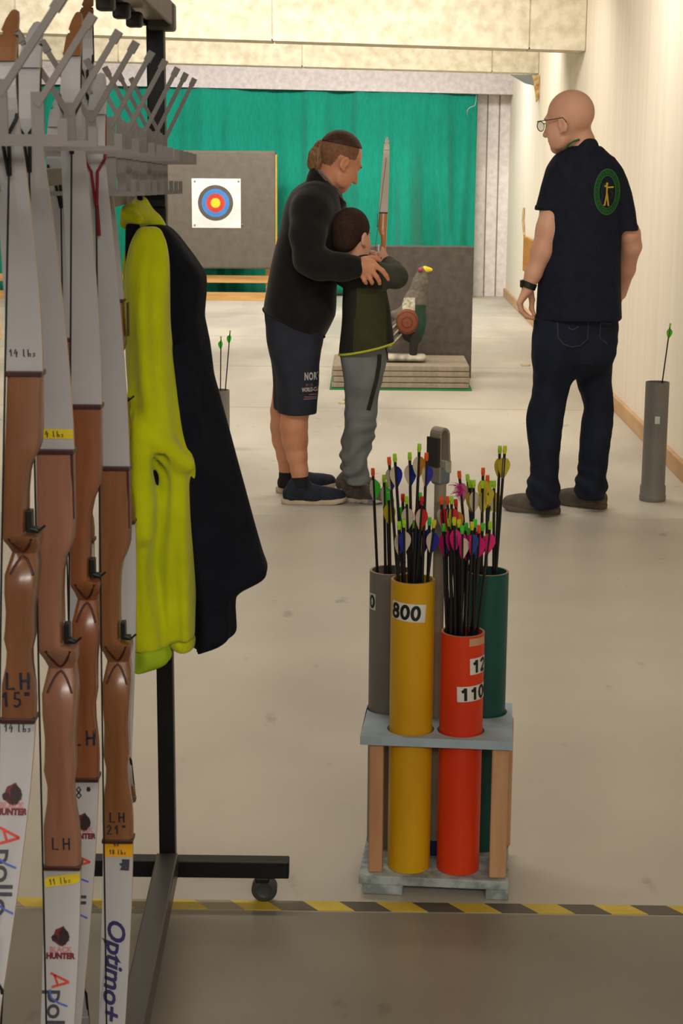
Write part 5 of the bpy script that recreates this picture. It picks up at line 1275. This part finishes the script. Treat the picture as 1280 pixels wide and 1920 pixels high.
# ---------------------------------------------------------------- bearded-ponytail instructor in black fleece and shorts
YL = 7.62; J, T = mkJ(YL)
th, ps = math.radians(28), math.radians(30)
hf = (math.cos(th)*math.cos(ps), math.cos(th)*math.sin(ps), -math.sin(th)); hu = (math.sin(th)*math.cos(ps), math.sin(th)*math.sin(ps), math.cos(th))
sd = SDF(.0042); ho2 = J(636, 303, -.02); HP2, HR2 = head(sd, ho2, hf, hu)
sd.cone(J(624, 318, -.01), J(606, 352, -.01), .055, .050, .03)
sd.cone(J(598, 385), J(574, 470), .075, .085, .05); sd.cone(J(574, 470), J(556, 600), .085, .085, .05)
chain(sd, [J(596, 390, -.06), J(585, 400, -.14), J(578, 485, -.22), J(640, 500, -.26), J(677, 499, -.275)], [.045, .042, .042, .040, .030], .02)
chain(sd, [J(603, 392, .06), J(613, 402, .12), J(630, 470, .18), J(668, 482, .10), J(690, 480, .04)], [.045, .042, .04, .036, .028], .02)
# near hand lying on the boy's sleeve
dH = -.285
kn = [J(705, 499, dH), J(698, 509, dH - .004), J(689, 515, dH - .004), J(680, 518, dH)]
for i in range(4): sd.cone(J(679, 499, -.278), kn[i], .025, .0125, .012)
sd.cone(J(680, 492, -.27), J(698, 494, -.272), .022, .018, .012)
chain(sd, [kn[0], J(717, 508, dH), J(723, 516, dH + .004), J(727.5, 524, dH + .010)], [.0122, .0108, .0100, .0080], .0035)
chain(sd, [kn[1], J(706, 519, dH - .008), J(710, 526, dH - .002), J(711.5, 532, dH + .006)], [.0122, .0108, .0098, .0080], .0035)
chain(sd, [kn[2], J(694, 523, dH - .010), J(697, 529, dH - .004), J(697, 532, dH + .006)], [.0118, .0105, .0095, .0080], .0035)
chain(sd, [kn[3], J(683, 526, dH - .008), J(685.5, 530, dH), J(687, 531, dH + .008)], [.0110, .0096, .0088, .0074], .0035)
chain(sd, [J(682, 488, -.262), J(695, 484, -.25), J(706, 485, -.24), J(712, 488, -.238)], [.018, .0125, .011, .0085], .006)
# far hand on the bow side
kf = J(690, 480, .04)
for i in range(4): chain(sd, [kf, J(699 , 477 + i*3.2, .03 - i*.006), J(705, 479 + i*3.2, .0 - i*.004), J(702, 482 + i*3.2, -.02)], [.020, .0105, .0095, .008], .004)
chain(sd, [kf, J(694, 474, .02), J(701, 473, .0)], [.016, .0115, .009], .005)
# legs
chain(sd, [J(555, 600, -.05), J(553, 700, -.09), J(553, 770, -.10), J(551, 800, -.10), J(553, 825, -.10), J(557, 855, -.10), J(561, 880, -.10), J(563, 905, -.10)], [.07, .062, .060, .0585, .055, .043, .036, .036], .02)
chain(sd, [J(552, 600, .06), J(537, 700, .10), J(531, 770, .12), J(530, 800, .12), J(532, 825, .12), J(536, 855, .12), J(538, 878, .12), J(538, 898, .12)], [.07, .058, .056, .054, .051, .040, .034, .034], .02)
L2 = loc(ho2, HR2, 1.0)
def scalp(C):
    f, r, u_ = L2(C[:, 0], C[:, 1], C[:, 2]); z = C[:, 2]
    return ((u_ > .012 + .35*np.maximum(f, 0) - .55*np.minimum(f + .03, 0)*-1*0) & (f < .035) & (u_ > -.03 + np.maximum(f + .03, 0)*.9)) | ((f < -.045) & (u_ > -.045))
man2, PF2 = sdf_obj('person', sd, [M_skin2, M_stub], matfn=scalp, origin=(J(565, 900)[0], YL, 0))
tag(man2, 'person with ponytail in black fleece jacket and navy shorts leaning over the boy', 'person')
# hair: swept-back top, tie, ponytail
sd = SDF(.004); P = lambda a, b_, c: HP2(a, b_, c)
sd.ell(P(-.012, 0, .040), V(.103, .078, .093), HR2)
n_ = V(J(609, 264)[0], 0, J(609, 264)[2]); n2 = V(J(676, 279)[0], 0, J(676, 279)[2]); ln = V(-(n2[2] - n_[2]), 0, n2[0] - n_[0]); ln /= np.linalg.norm(ln)
hair, _ = sdf_obj('hair', sd, M_hair, man2, post=lambda G, X, Y, Z: np.maximum(G, -((X - n_[0])*ln[0] + (Z - n_[2])*ln[2]) + 0*G + .010*np.sin((Y - YL)*30)*0))
sd = SDF(.004); chain(sd, [J(611, 264, -.02), J(602, 275, -.02), J(594, 292, -.02), J(590, 308, -.02), J(588, 322, -.02)], [.014, .026, .034, .030, .012], .02)
sd.cone(J(600, 290, -.02), J(603, 312, -.02), .024, .014, .02)
sdf_obj('ponytail', sd, M_hair_l, hair)
d = J(607, 268, -.02) - J(613, 261, -.02); c0 = J(610, 264.5, -.02); d /= np.linalg.norm(d)
MB().tube([c0 - d*.007, c0 + d*.007], .0155, 14).build('hair_tie', mat('black_hair_tie', (18, 18, 20), .7), hair, smooth=True)
face_bits(HP2, HR2, 1.0, man2, M_hair)
# fleece jacket
M_fl = mat('black_fleece', (30, 29, 28), .95, .12, (24, 23, 22), 20, bump=.2, bscale=140, sheen=.15)
sd = SDF(.0055)
def ff(X, Y, Z, th): return .004*np.sin(3*th + 9*Z) + .003*np.sin(17*Z + th)
sd.tower(T([(338, 578, 632, .07), (346, 562, 638, .10), (358, 548, 641, .14), (375, 539, 643, .165), (400, 531, 642, .175), (430, 525, 640, .175), (470, 515, 637, .17), (510, 507, 634, .165), (545, 499, 630, .165), (572, 492, 628, .165), (590, 491, 626, .165), (612, 491, 616, .165), (634, 491, 606, .16)], .16), fold=ff, n=2.2, smooth=.02, cap=.006)
chain(sd, [J(590, 378, -.09), J(583, 395, -.15), J(576, 440, -.20), J(580, 486, -.225), J(600, 496, -.24), J(640, 501, -.262), J(664, 501, -.272)], [.085, .082, .074, .066, .064, .056, .050], .03)
chain(sd, [J(606, 378, .08), J(615, 395, .13), J(626, 468, .17), J(664, 482, .11)], [.082, .078, .06, .048], .03)
hA, hB = J(489, 578, 0), J(609, 634, 0); hn = V(-(hB[2] - hA[2]), 0, hB[0] - hA[0]); hn /= np.linalg.norm(hn)
def hem(G, X, Y, Z): return np.maximum(G, -((X - hA[0])*hn[0] + (Z - hA[2])*hn[2]) + 0*Y + 0*G)
fl_, _ = sdf_obj('fleece_jacket', sd, M_fl, man2, post=hem, iters=2)
# raised collar as an open tilted band
sd = SDF(.0045); chain(sd, [J(610, 322, -.01), J(606, 345, -.01)], [.066, .076], .02); sd.cone(J(610, 338, -.01), J(626, 372, -.01), .070, .060, .03)
nA, nB = J(587, 312), J(642, 372); nn = V(-(nB[2] - nA[2]), 0, nB[0] - nA[0]); nn /= np.linalg.norm(nn)
sdf_obj('collar', sd, M_fl, fl_, post=lambda G, X, Y, Z: np.maximum(G, ((X - nA[0])*nn[0] + (Z - nA[2])*nn[2]) + 0*G))
b = MB().tube([J(596, 318, -.070), J(612, 334, -.078), J(626, 352, -.072), J(639, 366, -.05)], .0045, 6); b.build('collar_lining', mat('grey_lining', (112, 112, 112), .8), fl_, smooth=True)
b = MB().tube([J(641, 377, -.03), J(641, 383, -.035), J(634, 392, -.04)], .005, 6); b.build('zip_edge', mat('dark_zip', (52, 50, 48), .6), fl_, smooth=True)
b = MB().tube([J(604, 628, -.06), J(609, 633, -.06)], .006, 6); b.build('zip_pull', M_fl, fl_, smooth=True)
# shorts
M_sh = mat('navy_shorts', (44, 48, 58), .8, .25, (38, 41, 52), 14); 
sd = SDF(.0055)
def sf(X, Y, Z, th): return .004*np.sin(4*th + 6*Z) + .002*np.sin(25*Z + 3*th)
sd.tower(T([(570, 500, 618), (600, 499, 608), (640, 502, 604), (665, 508, 596), (685, 518, 586, .10)], .155, -.0), fold=sf, n=2.2, cap=.02)
sd.tower(T([(575, 506, 606, .04, -.02), (600, 503, 605, .06, -.03), (630, 504, 603, .08, -.05), (660, 509, 600, .10, -.07), (680, 512, 599, .105, -.08), (700, 515, 598), (740, 519, 596), (762, 521, 594), (774, 522, 593)], .10, -.085), fold=sf, k=.045, cap=.005)
sd.tower(T([(630, 502, 590, .10), (680, 507, 580), (720, 512, 574), (767, 514, 566)], .095, .09), fold=sf, k=.045, cap=.005)
sh, SPF = sdf_obj('shorts', sd, M_sh, man2, iters=2); bs = bvh_of(SPF); u2 = 1/scl(J(585, 720, -.15))
M_wp = mat('white_print', (196, 190, 188), .8); M_pp = mat('dim_pink_print', (150, 110, 112), .8)
def stx(s, px, py, hpx, m, sp=1.0, bold=.001):
    v, f = text_mesh(s, hpx/.72*u2, 0, 'LEFT', bold=bold, spacing=sp); v = v*V(.50, 1)
    vs, fs = drape(v, f, bs, dO(J, px, py, -.17), (1, 0, 0), (0, 0, 1), (0, 1, 0), .002, .01)
    if fs: mesh_obj('lettering', vs, fs, m, sh)
stx('NORTH', 570.5, 706.5, 14, M_wp, 1.15, .0018); stx('W I N', 573, 722.5, 6, M_pp, 1.2, .0004); stx('WORLD-CLASS', 566, 731, 7.5, M_wp, 1.05, .0010)
v, f = strokes_mesh([[(0, 0), (14, -1)], [(-9, -4), (14, -6)], [(-10, -8), (14, -9)]], 2.0); vs, fs = drape(np.asarray(v)*u2, f, bs, dO(J, 579, 740, -.17), (1, 0, 0), (0, 0, 1), (0, 1, 0), .002, .01); mesh_obj('print_lines', vs, fs, M_pp, sh)
sd = SDF(.004); pts = [(497, 578), (499, 584)]; sd.cone(J(496, 580, -.02), J(500, 588, -.02), .012, .010); sdf_obj('waistband', sd, M_sh, sh)
M_ns = mat('navy_knit_shoe', (40, 46, 58), .8, .2, (34, 39, 50), 40); M_cs = mat('cream_sole', (206, 188, 160), .7)
g0, g1 = onZ(528, 944, 0), onZ(649, 944, 0); so = shoe(man2, g0, g1, M_ns, M_cs, wid=.048, hgt=.100, ankle=.088)
g0, g1 = onZ(519, 924, 0), onZ(630, 914, 0); so2 = shoe(man2, g0, g1, M_ns, M_cs, wid=.048, hgt=.100, ankle=.088)
M_sock = mat('black_sock', (26, 26, 30), .9)
for (a, c, dd) in (((562.5, 893), (563.5, 911), -.10), ((538, 882), (538.5, 909), .12)):
    b = MB().tube([J(*a, dd), J(*c, dd)], [.0375, .041], 20); b.build('sock', M_sock, man2, smooth=True)

# ---------------------------------------------------------------- boy with the bow
YK = 7.50; J, T = mkJ(YK)
sd = SDF(.0042); HS3 = .95; ho3 = J(659, 443, .0); hf3 = (.55, .83, -.06); HP3, HR3 = head(sd, ho3, hf3, s=HS3)
sd.cone(J(664, 462, -.01), J(668, 500, -.0), .046, .050, .02)
sd.cone(J(678, 525), J(684, 640), .055, .060, .04)
chain(sd, [J(684, 505, -.04), J(706, 516, -.05), J(742, 518, -.02), J(733, 503, .05), J(726, 491, .095)], [.04, .040, .036, .032, .023], .02)
chain(sd, [J(660, 505, .03), J(650, 515, .08), J(662, 520, .16), J(684, 492, .14), J(694, 482, .12)], [.04, .038, .034, .03, .022], .02)
# right hand round the bow grip
hb = J(724, 487, .10)
for i in range(4):
    zz = 474 + i*4.2
    chain(sd, [hb, J(719.5, zz + 2, .088), J(712, zz + 1, .082), J(707.5, zz + 2, .094), J(709, zz + 3, .108)], [.017, .0088, .0085, .008, .0068], .003)
chain(sd, [hb, J(721, 478, .092), J(718, 470, .088), J(716.5, 464, .09)], [.016, .0115, .0098, .0078], .005)
# left hand closed at the string side
hl = J(694, 482, .115)
for i in range(4):
    zz = 475.5 + i*3.2
    chain(sd, [hl, J(698, zz, .10), J(704, zz + 1, .09), J(705, zz + 2.5, .105), J(700.5, zz + 3, .115)], [.018, .0086, .0082, .0078, .0066], .003)
chain(sd, [hl, J(696, 474.5, .10), J(702, 473, .095)], [.014, .010, .008], .005)
for dd in (-.05, .09):
    chain(sd, [J(682, 650, dd*.6), J(678, 770, dd), J(668, 890, dd)], [.050, .042, .034], .03)
boy, KPF = sdf_obj('person', sd, M_skin, origin=(J(680, 900)[0], YK, 0))
tag(boy, 'boy with cropped dark hair in olive jacket and grey joggers aiming a bow', 'person')
face_bits(HP3, HR3, HS3, boy, M_hairb)
L3 = loc(ho3, HR3, HS3)
sd = SDF(.0038); sd.ell(HP3(-.012, 0, .036), V(.102, .081, .094)*HS3, HR3); sd.ell(HP3(-.060, 0, -.035), V(.042, .055, .045)*HS3, HR3, .03)
def hl_(G, X, Y, Z):
    f, r, u_ = L3(X, Y, Z); return np.maximum(G, (-.016 + .85*f - u_)*HS3*.76)
sdf_obj('hair', sd, M_hairb, boy, post=hl_)
M_ol = mat('olive_softshell', (64, 64, 40), .85, .2, (54, 55, 34), 10); M_dkp = mat('charcoal_softshell', (44, 43, 40), .85, .2, (36, 35, 33), 12); M_slv = mat('grey_green_sleeve', (70, 72, 62), .85, .2, (60, 62, 54), 12)
rowsJ = [(478, 654, 690, .06), (488, 646, 702, .08), (502, 641, 712, .095), (525, 640, 722, .11), (555, 642, 727, .115), (590, 642, 732, .115), (625, 639, 737, .118), (668, 637, 738, .12)]
def kf_(X, Y, Z, th): return .0035*np.sin(4*th + 11*Z) + .002*np.sin(30*Z + 2*th)
hA3, hB3 = J(637, 664), J(738, 642); hn3 = V(-(hB3[2] - hA3[2]), 0, hB3[0] - hA3[0]); hn3 /= np.linalg.norm(hn3)
pl3 = lambda X, Z: (X - hA3[0])*hn3[0] + (Z - hA3[2])*hn3[2]
sd = SDF(.005); sd.tower(T(rowsJ, .11), fold=kf_, n=2.2, smooth=.02, cap=.01)
chain(sd, [J(688, 506, -.04), J(708, 517, -.055), J(742, 519, -.025), J(736, 507, .03), J(729, 496, .08)], [.062, .054, .049, .042, .036], .02)
chain(sd, [J(656, 506, .03), J(648, 516, .08), J(660, 520, .16), J(682, 494, .14)], [.06, .05, .044, .036], .02)
def jm(C):
    o = np.zeros(len(C), int)
    for i, p in enumerate(C):
        x, y = proj(p)
        if y < 546 and x > 716 - (y < 520)*6 and p[1] > YK - .13: o[i] = 2
        elif y < 541 + (x - 690)*.05: o[i] = 1
        elif x < 668 - (y - 560)*.04 and y < 600 - (668 - x): o[i] = 1
        elif x < 662: o[i] = 1
        elif x > 724: o[i] = 1
    return o
jk3, JK = sdf_obj('jacket', sd, [M_ol, M_dkp, M_slv], boy, post=lambda G, X, Y, Z: np.maximum(G, -pl3(X, Z) + 0*Y + 0*G), matfn=jm, iters=2)
rb = [(a, b_ - 1.2, c + 1.2, d_ + .004) for a, b_, c, d_ in rowsJ if a > 585] + [(676, 635, 739.5, .124)]
sd = SDF(.003); sd.tower(T(rb, .11), fold=kf_, n=2.2, smooth=.02, cap=.003)
sdf_obj('hem_band', sd, mat('lime_hem', (190, 196, 40), .8), jk3, post=lambda G, X, Y, Z: np.maximum(G, np.maximum(-pl3(X, Z) - .004, pl3(X, Z) - .006) + 0*Y + 0*G))
b = MB().tube([J(729, 494, .085), J(724.5, 489, .100)], [.030, .026], 16); b.build('wristband', mat('dark_brown_band', (48, 30, 24), .7), boy, smooth=True)
M_jg = mat('grey_joggers', (116, 122, 120), .9, .15, (102, 108, 107), 8, bump=.1, bscale=120)
def gf(p): return lambda X, Y, Z, th: .0062*np.sin(85*Z - 2.0*th + p + 2*np.sin(19*Z + th))*np.clip((.50 - Z)*4, .12, 1) + .004*np.sin(22*Z + 3*th)
sd = SDF(.005)
sd.tower(T([(632, 646, 722), (660, 641, 722), (680, 644, 716), (705, 652, 706, .07)], .105, .01), n=2.2, cap=.02)
sd.tower(T([(640, 648, 718, .04, .02), (665, 643, 719, .06, .0), (690, 643, 718, .08, -.03), (720, 647, 715, .085), (745, 650, 711), (770, 651, 707), (800, 647, 703), (830, 644, 699), (855, 643, 691), (875, 646, 688), (885, 645, 690), (895, 648, 690), (906, 652, 689)], .072, -.05), fold=gf(0), k=.05, smooth=.015, cap=.008)
sd.tower(T([(690, 643, 712, .08), (745, 648, 706), (800, 643, 696), (850, 639, 684), (880, 640, 680), (898, 644, 680)], .068, .10), fold=gf(1), k=.03, smooth=.015, cap=.008)
jg, GPF = sdf_obj('joggers', sd, M_jg, boy, iters=2); bg = bvh_of(GPF); u3 = 1/scl(J(690, 700, -.1))
v, f = strokes_mesh([[(14, 45), (13, 25), (9, 0), (1, -30), (-6, -58)]], 8); vs, fs = drape(np.asarray(v)*u3, f, bg, dO(J, 697, 712, -.12), (1, 0, 0), (0, 0, 1), (0, 1, 0), .0025, .012); mesh_obj('zip_pocket', vs, fs, mat('black_zip_tape', (30, 30, 28), .6), jg)
b = MB().tube([J(722, 648, -.03), J(725, 660, -.04), J(727, 676, -.04)], .003, 6); b.build('drawstring', mat('dark_cord', (40, 40, 40), .8), jg, smooth=True)
M_ks = mat('grey_trainer', (98, 92, 82), .8, .2, (74, 69, 60), 30); M_ksl = mat('pale_trainer_sole', (206, 194, 178), .7, .3, (120, 120, 160), 14, lo=.40, hi=.5)
g0, g1 = onZ(645, 938, 0), onZ(722, 943, 0); shoe(boy, g0, V(g1[0], g1[1] - .02, 0), M_ks, M_ksl, wid=.043, hgt=.085, m_lace=mat('pale_lace', (170, 160, 140), .8))
g0, g1 = onZ(634, 922, 0), onZ(704, 922, 0); shoe(boy, g0, g1, M_ks, M_ksl, wid=.043, hgt=.085)
# bow in the boy's hands
Yb = YK + .105
BB_ = make_bow(onY(714.5, 490, Yb)[0], Yb, onY(715, 400, Yb)[2], onY(712, 572, Yb)[2], onY(724, 257, Yb - .05)[2], 4, 'wooden recurve bow with pale limbs held upright by the boy', hw=.0185, taper=.34, limb_mat=mat('pale_grey_limb', (206, 198, 182), .4, .45, (198, 188, 170), 5), mirror=-1, shear=.035, tip_y=-.05, str_y=-.10, brown_tip=False, rest=False, string=False)
c_ = onY(709.5, 489, Yb - .02)
MB().box(c_, (.026, .03, .032), None, .004).build('arrow_rest', M_rest, BB_.riser)
MB().box(onY(709.5, 468, Yb - .02), (.007, .007, .045), None, .001).build('sight_pin', mat('white_plastic', (226, 226, 226), .4), BB_.riser)

pts = [(BB_.Xc + BB_.xoff(z), Yb + BB_.yoff(z) - .006, z) for z in (BB_.zt - .03, BB_.zt - .10)]
ptl = [(BB_.Xc + BB_.xoff(z), Yb + BB_.yoff(z) - .006, z) for z in (BB_.zb + .10, BB_.zb + .03)]
MB().tube(pts + [onY(702, 478, YK + .088)] + ptl, .0008, 6).build('string', M_str, BB_.root, smooth=True)
